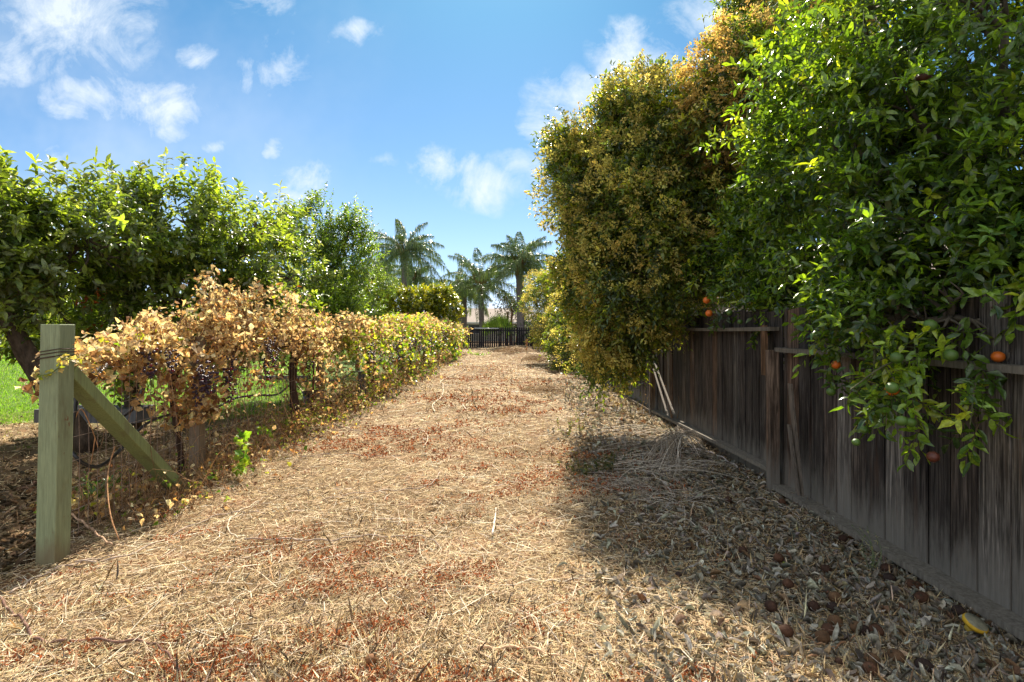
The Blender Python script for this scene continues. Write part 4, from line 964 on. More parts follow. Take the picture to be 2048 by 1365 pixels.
# ------------------------------------------------------------------ houses
def gable(name, label, x0, x1, y0, y1, h, rh, wallc, roofc, ridge='x', over=.4, windows=(), chimney=None, fascia=(.7, .7, .68), hip=0.0):
    root = empty(name, ((x0+x1)/2, (y0+y1)/2, 0)); tag(root, label, 'house')
    mb = MB(); box(mb, (x0, y0, -.1), (x1, y1, h), wallc); mb.build('wall', M_plaster, root, False)
    a0, a1, b0, b1 = x0-over, x1+over, y0-over, y1+over; mb = MB()
    if ridge == 'x': ym = (b0+b1)/2; r0 = (a0+hip, ym, h+rh); r1 = (a1-hip, ym, h+rh)
    else: xm = (a0+a1)/2; r0 = (xm, b0+hip, h+rh); r1 = (xm, b1-hip, h+rh)
    V = [(a0, b0, h), (a1, b0, h), (a1, b1, h), (a0, b1, h), r0, r1, (a0, b0, h+.01-.15), (a1, b0, h+.01-.15), (a1, b1, h+.01-.15), (a0, b1, h+.01-.15)]
    if ridge == 'x': fs = [np.array([[0, 1, 5, 4], [2, 3, 4, 5]]), np.array([[1, 2, 5], [3, 0, 4]])]
    else: fs = [np.array([[1, 2, 5, 4], [3, 0, 4, 5]]), np.array([[0, 1, 4], [2, 3, 5]])]
    mb.add(V, fs, roofc); rf = mb.build('roof', M_roof, root, False)
    mb = MB(); th = .05
    for (p, q) in (((a0, b0-th, h-.17), (a1, b0-.004, h+.0)), ((a0-th, b0, h-.17), (a0-.004, b1, h)), ((a1+.004, b0, h-.17), (a1+th, b1, h)), ((a0, b1+.004, h-.17), (a1, b1+th, h))): box(mb, p, q, fascia)
    box(mb, (a0+.01, b0+.01, h-.16), (a1-.01, b1-.01, h-.02), fascia)
    mb.build('fascia', M_plaster, root, False)
    for (wx0, wx1, wz0, wz1) in windows:
        m = MB(); t = .06
        for p, q in (((wx0-t, y0-.04, wz0-t), (wx1+t, y0-.003, wz0)), ((wx0-t, y0-.04, wz1), (wx1+t, y0-.003, wz1+t)), ((wx0-t, y0-.04, wz0), (wx0, y0-.003, wz1)), ((wx1, y0-.04, wz0), (wx1+t, y0-.003, wz1))): box(m, p, q, (.7, .7, .7))
        fr = m.build('window', M_plaster, root, False); m = MB(); box(m, (wx0, y0-.02, wz0), (wx1, y0-.004, wz1), (.05, .06, .07)); g = m.build('pane', M_glass, root, False)
        g.parent = fr
    if chimney:
        cx, cy, cw, ch, cc = chimney; m = MB(); box(m, (cx-cw/2, cy-cw/2, h), (cx+cw/2, cy+cw/2, ch), cc); o = m.build('chimney', M_plaster, root, False); o.parent = rf
gable('house', 'low tan roofed house behind the black fence and palms', -8, 3.2, 62, 72, 2.2, 1.75, (.35, .32, .26), (.30, .25, .21), 'x', .5, ((-5, -3.6, .9, 1.9),), (-5.9, 61.3, .9, 4.0, (.09, .08, .085)), (.62, .62, .60), 1.5)
gable('house', 'tan shingle roofed neighbour house seen above the right fence through the orange leaves', 6.2, 15, 12.5, 26, 2.55, 1.9, (.45, .42, .36), (.40, .33, .26), 'y', .55, (), None, (.42, .48, .44), 3.0)
gable('house', 'pale house with grey roof glimpsed between the left fruit trees', -42, -12.6, 40, 50, 2.6, 1.4, (.50, .47, .40), (.17, .16, .18), 'x', .5, ((-30, -28, .9, 2.0), (-18, -16.5, .9, 2.0)), (-14.4, 43, .9, 4.6, (.16, .14, .17)), (.6, .6, .6))
# distant hedge behind everything on the left and right
def hedge(label, x0, x1, y, h, n, seed, cols=[(.03, .06, .015), (.05, .09, .02)]):
    root = empty('hedge', ((x0+x1)/2, y, 0)); tag(root, label, 'hedge')
    xs = np.arange(x0, x1, h*.8); blobs = [((x, y+rng.uniform(-.4, .4), h*.5), [h*.6, h*.5, h*.55*rng.uniform(.85, 1.15)], 1) for x in xs]
    p, d = crown_pts(blobs, n, .7, -9, seed, .3); ml = MB(); shoots(ml, None, p, d, .35, 8, .16, .09, cols, None, 'low', .5, .4, .1, .2, .2)
    ml.build('foliage', M_leaf2, root)
    for x in xs:
        mb = MB(); tube(mb, [(x, y, 0), (x, y, h*.6)], .05, 5, (.08, .06, .04)); mb.build('stem', M_bark, root)
hedge('dark clipped hedge along the far left edge of the lawn', -34, -10, 33, 2.3, 1800, 81)
hedge('dark shrubs behind the corner of the black picket fence', 1.6, 4.2, 44.5, 2.4, 500, 82)
hedge('low green hedge beyond the lawn behind the vines', -10, -4.4, 39, 1.5, 700, 83)
hedge('dark distant shrubs far behind the tan roofed house', -20, 14, 85, 3.6, 1500, 84)

# ------------------------------------------------------------------ lawn, litter, straw
def lawn():
    n = 60000; yy = 1/rng.uniform(1/34, 1/8.6, n); xx = -rng.uniform(3.9, 15, n)*np.clip(yy/11, .8, 2.2); 
    p = np.stack([xx, yy, gz(xx, yy)], 1); k = fld(p*[1, 1, 0], .9, 7)*.6+(yy-9.4)+np.clip((-3.9-xx), 0, 1)-.6 > 0; p = p[k]; n = len(p)
    mb = MB(); D = nrm(rng.normal(0, .45, (n, 3))+np.array([0, 0, 1.])); S = .03*np.clip(p[:, 1]/9, 1, 3)
    c = palette(n, [(.16, .30, .03), (.22, .38, .045), (.12, .24, .03), (.30, .38, .08)], [.35, .3, .2, .15], .18)
    leaves(mb, p, D, rng.normal(0, 1, (n, 3)), S*rng.uniform(1.2, 2.6, n), S*.22, c, 'low', .3, .1)
    tag(mb.build('lawn_grass', M_grass), 'bright green lawn grass beyond the vine row', 'grass', kind='stuff')
lawn()
def ribbons(mb, p, yaw, L, W, lift, bend, col):
    """short bent straws lying on the ground (three cross sections)"""
    n = len(p); D = np.stack([np.cos(yaw), np.sin(yaw), np.zeros(n)], 1); S = np.stack([-np.sin(yaw), np.cos(yaw), np.zeros(n)], 1)
    rows = []
    tilt = rng.normal(0, .16, n)
    for t in (-.5, 0, .5):
        c = p+D*(t*L)[:, None]+S*(bend*L*(.25-t*t))[:, None]; c[:, 2] += lift+tilt*t*L+rng.uniform(0, .004, n)
        w_ = W*(1 if t == 0 else .7)
        a = c-S*w_[:, None]; b = c+S*w_[:, None]; b[:, 2] += 0; m = c.copy(); m[:, 2] += w_*.9
        rows.append(np.stack([a, m, b], 1))
    V = np.stack(rows, 1).reshape(-1, 3)
    f = np.array([[0, 3, 4, 1], [1, 4, 5, 2], [3, 6, 7, 4], [4, 7, 8, 5]])
    mb.add(V, [(f[None]+(np.arange(n)*9)[:, None, None]).reshape(-1, 4)], np.repeat(col, 9, 0))
def scatter(n, y0, y1, x0, x1, power=1.0):
    u = rng.uniform(0, 1, n); yy = 1/(1/y1+(1/y0-1/y1)*u); xx = rng.uniform(0, 1, n)
    lo = np.maximum(x0, -1.15*yy); hi = np.minimum(x1, 1.15*yy); xx = lo+(hi-lo)*xx
    return xx, yy
STRAW = [(.58, .43, .235), (.70, .54, .32), (.42, .295, .155), (.78, .66, .45), (.20, .14, .09), (.15, .125, .10)]
def straw():
    n = 190000; x, y = scatter(n, 2.1, 42, -9, 2.6)
    p2 = np.stack([x, y, 0*x], 1); dens = .62+.35*fld(p2, 1.3, 101)+.2*fld(p2, 4.5, 102)
    dens = np.where((x < -3.8) & (y > 9), 0, np.where(x < -3.6, dens*.45, dens)); k = rng.uniform(0, 1, n) < dens; x, y = x[k], y[k]; n = len(x)
    p = np.stack([x, y, gz(x, y)], 1)
    L = rng.gamma(2.2, .022, n)+.015; L *= np.clip(y/5, 1, 2.5); W = np.maximum(.0011*rng.uniform(.7, 1.7, n), y*.00042)
    yaw = rng.uniform(0, PI, n)+.6*fld(p2[k], .8, 103)
    L *= .85
    ribbons(MBs := MB(), p, yaw, L, W, rng.uniform(.002, .030, n), rng.normal(0, .6, n), palette(n, STRAW, [.3, .22, .2, .12, .1, .06], .2))
    tag(MBs.build('straw', M_litter), 'short dry straw covering the path', 'straw', kind='stuff')
    # longer stalks
    n = 5200; x, y = scatter(n, 2.1, 30, -3.6, 2.5); k = rng.uniform(0, 1, n) < .5+.45*fld(np.stack([x, y, 0*x], 1), 1.0, 105)+.2*(x > .3); x, y = x[k], y[k]; n = len(x)
    p = np.stack([x, y, gz(x, y)], 1); L = rng.gamma(3, .05, n)+.06
    W = np.maximum(.0019*rng.uniform(.7, 1.6, n), y*.0005)
    mb = MB(); ribbons(mb, p, rng.uniform(0, PI, n), L, W, rng.uniform(.008, .03, n), rng.normal(0, .5, n), palette(n, [(.66, .55, .38), (.55, .42, .26), (.72, .64, .5), (.40, .28, .18)], None, .15))
    tag(mb.build('dry_stalks', M_litter), 'longer pale dry stalks strewn over the path', 'stalks', kind='stuff')
    # upright stubble and tufts
    n = 80000; x, y = scatter(n, 2.1, 40, -8, 2.6); k = rng.uniform(0, 1, n) < .35+.5*fld(np.stack([x, y, 0*x], 1), 2.4, 106); x, y = x[k], y[k]; n = len(x)
    p = np.stack([x, y, gz(x, y)], 1); mb = MB(); D = nrm(rng.normal(0, .75, (n, 3))*[1, 1, .2]+[0, 0, 1.]); L = rng.gamma(2.5, .016, n)+.014; L *= np.clip(y/6, 1, 2)
    leaves(mb, p, D, rng.normal(0, 1, (n, 3)), L, np.maximum(.0035, y*.0008), palette(n, STRAW, None, .2), 'low', .3, .1)
    tag(mb.build('stubble', M_litter), 'upright dry grass stubble on the path', 'stubble', kind='stuff')
straw()
def spurge():
    n = 150000; x, y = scatter(n, 2.1, 24, -3.2, 2.2); p2 = np.stack([x, y, 0*x], 1)
    f_ = .05+fld(p2, 1.6, 111)*.42+fld(p2, 5.4, 112)*.42-.20*np.abs(x+.7)+.02; k = rng.uniform(0, 1, n) < .95*np.clip((f_+.05+.25*fld(p2, 11, 113))/.5, 0, 1)**1.2; x, y = x[k], y[k]; n = len(x)
    p = np.stack([x, y, gz(x, y)+rng.uniform(.004, .04, n)], 1); mb = MB(); D = nrm(rng.normal(0, 1, (n, 3))+[0, 0, .5]); L = .017*rng.uniform(.7, 1.8, n)*np.clip(y/4, 1, 3)
    leaves(mb, p, D, rng.normal(0, 1, (n, 3)), L, L*.36, palette(n, [(.42, .13, .045), (.28, .075, .025), (.50, .19, .07), (.16, .05, .025)], None, .2), 'low', .3, .2)
    tag(mb.build('red_weeds', M_litter), 'rust red dried low weeds in patches on the path', 'dry weeds', kind='stuff')
    # sparse green grass bits
    n = 9000; x, y = scatter(n, 2.2, 26, -5.5, .5); p2 = np.stack([x, y, 0*x], 1); k = fld(p2, 1.4, 115)+.5*fld(p2, 4, 116)-.55*np.clip(x+3.2, 0, 3) > .25; x, y = x[k], y[k]; n = len(x)
    mb = MB(); leaves(mb, np.stack([x, y, gz(x, y)], 1), nrm(rng.normal(0, .6, (n, 3))*[1, 1, .2]+[0, 0, 1.]), rng.normal(0, 1, (n, 3)), .045*rng.uniform(.5, 1.5, n)*np.clip(y/7, 1, 2), .004*np.clip(y/5, 1, 3), palette(n, [(.12, .20, .03), (.2, .27, .05), (.25, .26, .08)]), 'low', .3, .1)
    tag(mb.build('green_tufts', M_grass), 'thin green grass tufts at the edge of the vine row', 'grass', kind='stuff')
spurge()
def litter():
    n = 34000; x, y = scatter(n, 2.1, 16, .3, 2.62); p2 = np.stack([x, y, 0*x], 1)
    k = rng.uniform(0, 1, n) < np.clip((x-.55-.35*fld(p2, 1.5, 121))/1.0, 0, 1); x, y = x[k], y[k]; n = len(x)
    p = np.stack([x, y, gz(x, y)+rng.uniform(.003, .03, n)], 1); mb = MB(); yaw = rng.uniform(0, 2*PI, n); D = np.stack([np.cos(yaw), np.sin(yaw), rng.normal(0, .25, n)], 1)
    L = .054*np.clip(rng.gamma(5, .2, n), .4, 1.6)*np.clip(y/6, 1, 1.6)
    leaves(mb, p, D, nrm(rng.normal(0, .5, (n, 3))+[0, 0, 1.]), L, L*rng.uniform(.13, .40, n), palette(n, [(.25, .235, .19), (.36, .34, .28), (.16, .14, .11), (.27, .21, .13), (.20, .12, .07), (.44, .42, .36)], [.28, .2, .22, .13, .05, .12], .25), 'full', rng.uniform(-.8, 1.0, n), rng.uniform(.2, 1.4, n), .03)
    tag(mb.build('leaf_litter', M_litter), 'curled grey brown dead citrus leaves along the foot of the fence', 'leaf litter', kind='stuff')
    # brown vine leaves under the vine row
    n = 9000; x, y = scatter(n, 4.6, 34, -4.8, -2.4); k = rng.uniform(0, 1, n) < np.clip(.8-np.abs(x+3.6)/1.0, .04, 1); x, y = x[k], y[k]; n = len(x)
    p = np.stack([x, y, gz(x, y)+rng.uniform(.003, .04, n)], 1); mb = MB(); yaw = rng.uniform(0, 2*PI, n); L = .07*rng.uniform(.5, 1.3, n)
    leaves(mb, p, np.stack([np.cos(yaw), np.sin(yaw), rng.normal(0, .3, n)], 1), nrm(rng.normal(0, .5, (n, 3))+[0, 0, 1.]), L, L*.8, palette(n, TAN+[(.20, .11, .06)]*3, None, .25), 'full', rng.uniform(-.6, .8, n), rng.uniform(-.3, .7, n), .06)
    tag(mb.build('fallen_vine_leaves', M_dry), 'fallen tan grape leaves under the vine row', 'leaf litter', kind='stuff')
    n = 9000; x, y = scatter(n, 3.0, 9.6, -9, -3.3); k = rng.uniform(0, 1, n) < .45+.5*fld(np.stack([x, y, 0*x], 1), 1.3, 141); x, y = x[k], y[k]; n = len(x)
    mb = MB(); yaw = rng.uniform(0, 2*PI, n); L = .07*rng.uniform(.5, 1.3, n)
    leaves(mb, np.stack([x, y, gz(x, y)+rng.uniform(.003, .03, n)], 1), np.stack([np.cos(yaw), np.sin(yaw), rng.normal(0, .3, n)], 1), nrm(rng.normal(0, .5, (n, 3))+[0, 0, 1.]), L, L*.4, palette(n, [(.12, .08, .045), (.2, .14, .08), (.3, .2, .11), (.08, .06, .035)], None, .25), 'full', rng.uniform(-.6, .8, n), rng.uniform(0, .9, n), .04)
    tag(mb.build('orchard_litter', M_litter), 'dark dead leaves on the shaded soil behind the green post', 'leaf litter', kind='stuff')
    n = 16000; x, y = scatter(n, 3.0, 12, -9, -3.3); p2 = np.stack([x, y, 0*x], 1); k = fld(p2, 1.5, 142)+.5*fld(p2, 5, 143)+(y-7)*.12 > .35; x, y = x[k], y[k]; n = len(x)
    mb = MB(); leaves(mb, np.stack([x, y, gz(x, y)], 1), nrm(rng.normal(0, .6, (n, 3))*[1, 1, .2]+[0, 0, 1.]), rng.normal(0, 1, (n, 3)), .05*rng.uniform(.5, 1.5, n), .006, palette(n, [(.10, .18, .03), (.16, .24, .04), (.2, .22, .07)]), 'low', .3, .1)
    tag(mb.build('orchard_grass', M_grass), 'thin patchy grass on the shaded soil behind the green post', 'grass', kind='stuff')
    # tangle of dry weeds below vines
    mb = MB()
    UL = []
    for k in range(2000):
        y = 1/rng.uniform(1/32, 1/4.3); x = VX+rng.normal(.1, .33); z = float(gz(x, y)); h = (rng.gamma(2.2, .14)+.05)*(1 if y > 7 else .55); a = rng.uniform(0, 2*PI)
        e = np.array([x+math.cos(a)*h*.9, y+math.sin(a)*h*.9, z+h*rng.uniform(.1, .9)]); tube(mb, spline([(x, y, z), ((x+e[0])/2, (y+e[1])/2, z+h*.8), e], 6), np.array([.0022, .0012])*max(1, y/7), 3, np.array((.42, .28, .15))*rng.uniform(.5, 1.4), False)
        UL += [np.array([x, y, z])*(1-t)+e*t+[0, 0, h*.4*t*(1-t)*3] for t in (.4, .6, .75, .9, 1.) if rng.uniform() < (.75 if y > 7.5 else .12)]
    UL = np.array(UL)+rng.normal(0, .025, (len(UL), 3)); m = len(UL); g_ = (rng.uniform(0, 1, m)+.3*fld(UL, 1.5, 131) < .42)[:, None]
    UC = np.where(g_, palette(m, YG), palette(m, TAN)); LL = .045*rng.uniform(.5, 1.4, m)*np.clip(UL[:, 1]/8, 1, 2)
    leaves(mb, UL, nrm(rng.normal(0, 1, (m, 3))), nrm(rng.normal(0, 1, (m, 3))+[0, 0, 1]), LL, LL*.6, UC, 'full', .6, .3, .1)
    tag(mb.build('dry_undergrowth', M_dry), 'tangled dry weed stems below the vines', 'undergrowth', kind='stuff')
litter()

# ------------------------------------------------------------------ long canes, heaps, weeds, fallen fruit
def cane(name, pxs, r, col, label, lift=.015, cat='cane'):
    r = r*1.25; lift = lift+.012
    pts = [G(px, py, lift) for px, py in pxs]; c = spline(pts, 8*len(pts)); c[:, 2] = np.maximum(c[:, 2], gz(c[:, 0], c[:, 1])+r*.8+.022)
    c[:, 2] += .008*np.sin(np.arange(len(c))*.9)
    mb = MB(); tube(mb, c, [r, r*.95, r*.6], 6, col, True, .12); tag(mb.build(name, M_bark, None, origin=c[0]), label, cat)
GREYC = (.40, .31, .24); BRC = (.20, .115, .085); PAL = (.60, .50, .37)
cane('vine_cane', [(0, 1200), (20, 1225), (45, 1250), (65, 1282), (110, 1295), (200, 1293), (290, 1289), (325, 1305), (352, 1335), (368, 1368)], .006, BRC, 'long brown vine cane curving across the bottom left corner')
cane('vine_cane', [(150, 1128), (235, 1122), (330, 1078), (420, 1040), (480, 1030), (530, 1034)], .005, GREYC, 'long grey cane running from the green post up across the dry grass')
cane('vine_cane', [(20, 1190), (75, 1155), (160, 1128), (230, 1115)], .005, GREYC, 'pale cane lying just below the base of the green post')
cane('vine_cane', [(140, 1052), (170, 1072), (200, 1095), (225, 1112)], .007, (.42, .27, .17), 'stout pinkish cane slanting down from the green post base', .08)
cane('vine_cane', [(475, 1090), (455, 1065), (470, 1035), (510, 1010), (530, 1000)], .004, PAL, 'hooked pale cane left of the middle of the path')
cane('vine_cane', [(490, 1093), (580, 1090), (660, 1092), (720, 1082), (800, 1083), (850, 1085), (885, 1105)], .0045, GREYC, 'thin grey cane lying across the rusty patch in the foreground')
cane('vine_cane', [(660, 852), (700, 862), (740, 870), (775, 868)], .007, GREYC, 'grey cane lying left of the path centre beyond the vine shoot')
cane('vine_cane', [(800, 866), (835, 864), (855, 875), (850, 895)], .006, PAL, 'hooked pale cane in the middle distance left of the path')
cane('vine_cane', [(870, 825), (866, 812), (884, 796), (886, 775), (882, 765), (905, 752), (925, 742), (935, 735)], .009, PAL, 'sinuous pale cane snaking up the left side of the far path')
cane('vine_cane', [(932, 822), (925, 808), (935, 802), (965, 803)], .008, PAL, 'small curled pale cane right of the sinuous one')
cane('vine_cane', [(880, 955), (868, 972), (840, 985), (780, 992), (700, 1000), (640, 1010)], .005, GREYC, 'long pale cane bending across the path at middle distance')
cane('vine_cane', [(600, 925), (660, 915), (740, 918), (800, 916)], .004, (.30, .24, .2), 'straight thin twig lying left of the path near the green shoot')
cane('straw_stalk', [(985, 1078), (990, 1045), (992, 1025)], .007, (.75, .64, .5), 'thick pale broken stalk standing out in the middle of the foreground', .02, 'stalk')
cane('straw_stalk', [(955, 1312), (1040, 1316), (1120, 1332)], .006, (.62, .42, .26), 'flat tan split stalk near the bottom edge of the path', .012, 'stalk')
cane('straw_stalk', [(1095, 1315), (1098, 1285), (1118, 1265), (1150, 1255)], .004, PAL, 'curved pale stalk right of centre near the bottom edge', .012, 'stalk')
cane('straw_stalk', [(1055, 1178), (1120, 1170), (1200, 1168)], .005, PAL, 'pair of pale straight straws lying across the right half of the foreground', .012, 'stalk')
cane('straw_stalk', [(1348, 906), (1400, 912), (1440, 925), (1470, 945)], .007, (.52, .45, .42), 'long pinkish grey stalk reaching right from the straw heap', .03, 'stalk')
cane('straw_stalk', [(1285, 952), (1310, 962), (1335, 980), (1350, 998)], .005, (.50, .44, .38), 'grey stalk curving down in the shade below the straw heap', .02, 'stalk')
cane('straw_stalk', [(1280, 1035), (1330, 1038), (1370, 1042), (1420, 1075)], .0045, (.45, .40, .34), 'long grey stalk in the shaded litter at middle right', .02, 'stalk')
cane('straw_stalk', [(1474, 1015), (1500, 1008), (1540, 1012), (1575, 1030), (1600, 1052)], .004, (.45, .38, .32), 'arched thin stalk in the leaf litter near the fence foot', .03, 'stalk')
cane('twig', [(1615, 1332), (1665, 1312), (1710, 1283)], .005, (.36, .20, .11), 'reddish twig lying among the fallen oranges near the bottom', .02, 'twig')
cane('twig', [(1600, 1275), (1630, 1298), (1670, 1312)], .004, (.34, .20, .11), 'thin forked twig left of the reddish one among the fallen oranges', .02, 'twig')
cane('twig', [(1325, 835), (1300, 833), (1250, 834)], .008, (.33, .29, .24), 'straight grey stick lying on the ground left of the leaning laths', .03, 'stick')
# bare canes standing behind the post
def upcane(pts, r, col, label):
    c = spline(pts, 16); mb = MB(); tube(mb, c, [r, r*.7], 5, col, True); tag(mb.build('bare_cane', M_bark, None, origin=c[0]), label, 'cane')
OC = (.50, .27, .13)
upcane([P(148, 842, 4.05), P(162, 818, 4.1), P(180, 850, 4.15), P(190, 876, 4.2), P(196, 895, 4.2)], .0045, OC, 'orange tan bent cane between green post and brace, arched like a hairpin')
upcane([P(190, 876, 4.2), P(184, 915, 4.2), P(172, 970, 4.2)], .004, OC, 'straight tan cane hanging down below the hairpin cane')
upcane([P(230, 893, 4.3), P(218, 935, 4.2), P(215, 980, 4.0), P(222, 1035, 3.85), P(238, 1080, 3.8)], .0055, OC, 'tall upright tan cane rooted on the sunny edge right of the green post')
upcane([P(154, 910, 4.1), P(160, 970, 4.1), P(172, 1020, 4.1), P(180, 1060, 4.05)], .003, (.3, .18, .1), 'thin brown cane hanging close to the right face of the green post')

def heap(name, px, py, rx, ry, h, n, label, cols, Lr=(.3, .7), r=.003, cat='brush pile'):
    c = G(px, py); root_p = c.copy(); mb = MB()
    for k in range(n):
        a = rng.uniform(0, 2*PI); q = math.sqrt(rng.uniform(0, 1)); s = np.array([c[0]+math.cos(a)*q*rx, c[1]+math.sin(a)*q*ry, c[2]+h*(1-q**1.5)*rng.uniform(.2, 1)])
        b = rng.uniform(0, 2*PI); L = rng.uniform(*Lr); e = s+np.array([math.cos(b)*L, math.sin(b)*L, rng.normal(0, .12)*L]); e[2] = max(e[2], float(gz(e[0], e[1]))+.01)
        m = (s+e)/2+rng.normal(0, .06, 3)*L+np.array([0, 0, .08*L]); col = np.array(cols[rng.integers(0, len(cols))])*rng.uniform(.7, 1.25)
        tube(mb, spline([s, m, e], 5), [r, r*.6], 3, col, False)
    tag(mb.build(name, M_litter, None, origin=root_p), label, cat)
GRS = [(.58, .51, .42), (.70, .63, .54), (.40, .33, .25)]
def fan_heap():
    top = G(1365, 905)+np.array([0, .05, .17]); mb = MB()
    for k in range(110):
        side = rng.uniform() < .75
        e = G(rng.uniform(1265, 1360) if side else rng.uniform(1390, 1440), rng.uniform(925, 965) if side else rng.uniform(890, 930), .015)
        s = top+rng.normal(0, .05, 3)*[1.4, 1, .7]+np.array([-.30, -.12, -.03])*rng.uniform(-.2, 1)+(e-top)*(-rng.uniform(0, .12)); m = (s+e)/2+np.array([0, 0, .05])+rng.normal(0, .05, 3); e = e+(s-e)*rng.uniform(-.15, .3); e[2] = max(e[2]-.1, .02)
        tube(mb, spline([s, m, e], 7), np.array([.0035, .0018])*rng.uniform(.5, 1.6), 4, np.array(GRS[rng.integers(0, 3)])*rng.uniform(.7, 1.3), False)
    for k in range(150):
        s = G(rng.uniform(1170, 1370), rng.uniform(865, 960), rng.uniform(.01, .09)); a = rng.normal(0, .3); L = rng.uniform(.3, .9); e = s+np.array([math.cos(a)*L, math.sin(a)*L, 0]); e[0] = min(e[0], 2.45); e[2] = float(gz(e[0], e[1]))+rng.uniform(.01, .06)
        tube(mb, spline([s, (s+e)/2+np.array([0, 0, .05]), e], 6), [.003, .0015], 3, np.array(GRS[rng.integers(0, 3)])*rng.uniform(.7, 1.3), False)
    tag(mb.build('straw_heap', M_litter, None, origin=G(1340, 930)), 'tent shaped heap of long grey dry stalks in the shade by the fence', 'straw heap')
fan_heap()
BRS = [(.50, .36, .20), (.40, .26, .14), (.62, .48, .30), (.28, .17, .09)]
heap('brush_pile', 1030, 712, 1.0, 1.6, .28, 700, 'left one of two low brown brush piles in front of the black fence', BRS, (.2, .6), .009)
heap('brush_pile', 1085, 722, .8, 1.2, .22, 420, 'right one of two low brown brush piles in front of the black fence', BRS, (.2, .6), .008)
heap('brush_pile', 1050, 692, 1.9, 1.4, .3, 500, 'long flat brush heap against the foot of the black fence', BRS, (.2, .7), .011)
heap('brush_pile', 1095, 785, .55, .9, .2, 420, 'tan straw clump on the right side of the path at middle distance', BRS, (.15, .45), .005)
heap('brush_pile', 1215, 745, .45, 1.2, .12, 300, 'dry stalks piled in shade under the big privet beside the fence', BRS, (.2, .5), .006)
heap('stalk_scatter', 1300, 985, .5, .45, .05, 170, 'loose grey stalks fanned out on the shaded ground below the straw heap', GRS, (.2, .6), .0024, 'stalks')
heap('stalk_scatter', 1120, 1010, .45, .3, .03, 160, 'loose pale straws massed at the sunny edge of the shade', [(.66, .56, .4), (.56, .44, .28)], (.12, .35), .0022, 'stalks')
heap('stalk_scatter', 900, 1020, .5, .3, .03, 120, 'loose pale straws massed in the centre of the foreground', [(.62, .52, .36), (.5, .38, .24)], (.12, .35), .0020, 'stalks')

def weed(px, py, h, n, label, lc, sc=(.2, .15, .07), LL=.04, spread=.12, mat=None, stems=4):
    c = G(px, py); root = empty('weed', c); tag(root, label, 'weed')
    ms, ml = MB(), MB()
    for k in range(stems):
        e = c+np.array([rng.normal(0, spread), rng.normal(0, spread), h*rng.uniform(.6, 1)]); s = spline([c, (c+e)/2+rng.normal(0, .02, 3), e], 8)
        tube(ms, s, [.004, .0015], 4, sc, False); m = max(1, n//stems); t = rng.uniform(.15, 1, m)*7; kk = t.astype(int).clip(0, 6); p = s[kk]+(s[kk+1]-s[kk])*(t-kk)[:, None]
        leaves(ml, p, nrm(rng.normal(0, 1, (m, 3))), nrm(rng.normal(0, .5, (m, 3))+[0, 0, 1]), LL*rng.uniform(.6, 1.3, m), LL*.4, palette(m, lc, None, .2), 'mid', .3, .2)
    ms.build('stem', M_bark, root); ml.build('leaves', mat or M_leaf2, root)
GW = [(.10, .14, .03), (.16, .17, .05), (.22, .16, .07)]
weed(1054, 715, .85, 90, 'tall thin reddish brown weed standing in front of the black fence', [(.25, .12, .05), (.3, .16, .08)], (.2, .1, .05), .08, .03, M_dry, 2)
weed(1135, 875, .34, 80, 'low green and brown weed clump left of the shaded ground', GW, LL=.045)
weed(1162, 872, .48, 60, 'upright greenish weed beside the low clump at the shade edge', GW, LL=.05, spread=.05, stems=3)
weed(1165, 945, .2, 160, 'dark leafy green weed at the left edge of the shade', [(.05, .08, .025), (.08, .10, .04), (.18, .15, .06)], LL=.06, spread=.2, stems=9)
weed(1225, 935, .2, 170, 'sprawling dark green weed left of the straw heap', [(.05, .07, .03), (.07, .09, .04), (.16, .13, .06)], LL=.06, spread=.24, stems=10)
weed(1742, 1150, .32, 70, 'wispy grey green weed with pale flower heads at the fence foot', [(.12, .17, .09), (.4, .36, .24)], (.14, .17, .09), .025, .08, stems=5)
weed(1286, 845, .6, 40, 'spindly dried weed standing against the fence left of the laths', [(.35, .24, .1), (.25, .18, .08)], (.3, .2, .1), .03, .06, M_dry, 3)
weed(1348, 860, .7, 50, 'brown dried weed with bent seed head in front of the laths', [(.32, .18, .08), (.25, .14, .06)], (.28, .16, .08), .03, .12, M_dry, 4)
weed(960, 712, .25, 160, 'small bright green weed patch left of the brush piles', [(.14, .26, .03), (.2, .32, .04)], LL=.1, spread=.45, stems=9)
weed(640, 835, .55, 120, 'dry brown weed clump right of the thick vine trunk', [(.45, .28, .12), (.38, .22, .1)], (.32, .2, .1), .05, .3, M_dry, 14)
weed(400, 905, .4, 60, 'dry tan weed tuft at the foot of the weathered wooden post', [(.5, .34, .16), (.4, .25, .12)], (.35, .22, .12), .045, .2, M_dry, 9)
weed(190, 1010, .3, 140, 'dark green grassy weed between the green post and its brace', [(.06, .12, .03), (.1, .18, .04)], (.08, .12, .03), .06, .16, stems=12)
weed(1230, 820, .3, 60, 'dry weed tuft in the sun at the fence foot under the privet', [(.5, .38, .16), (.4, .3, .12)], (.35, .26, .12), .04, .15, M_dry, 8)

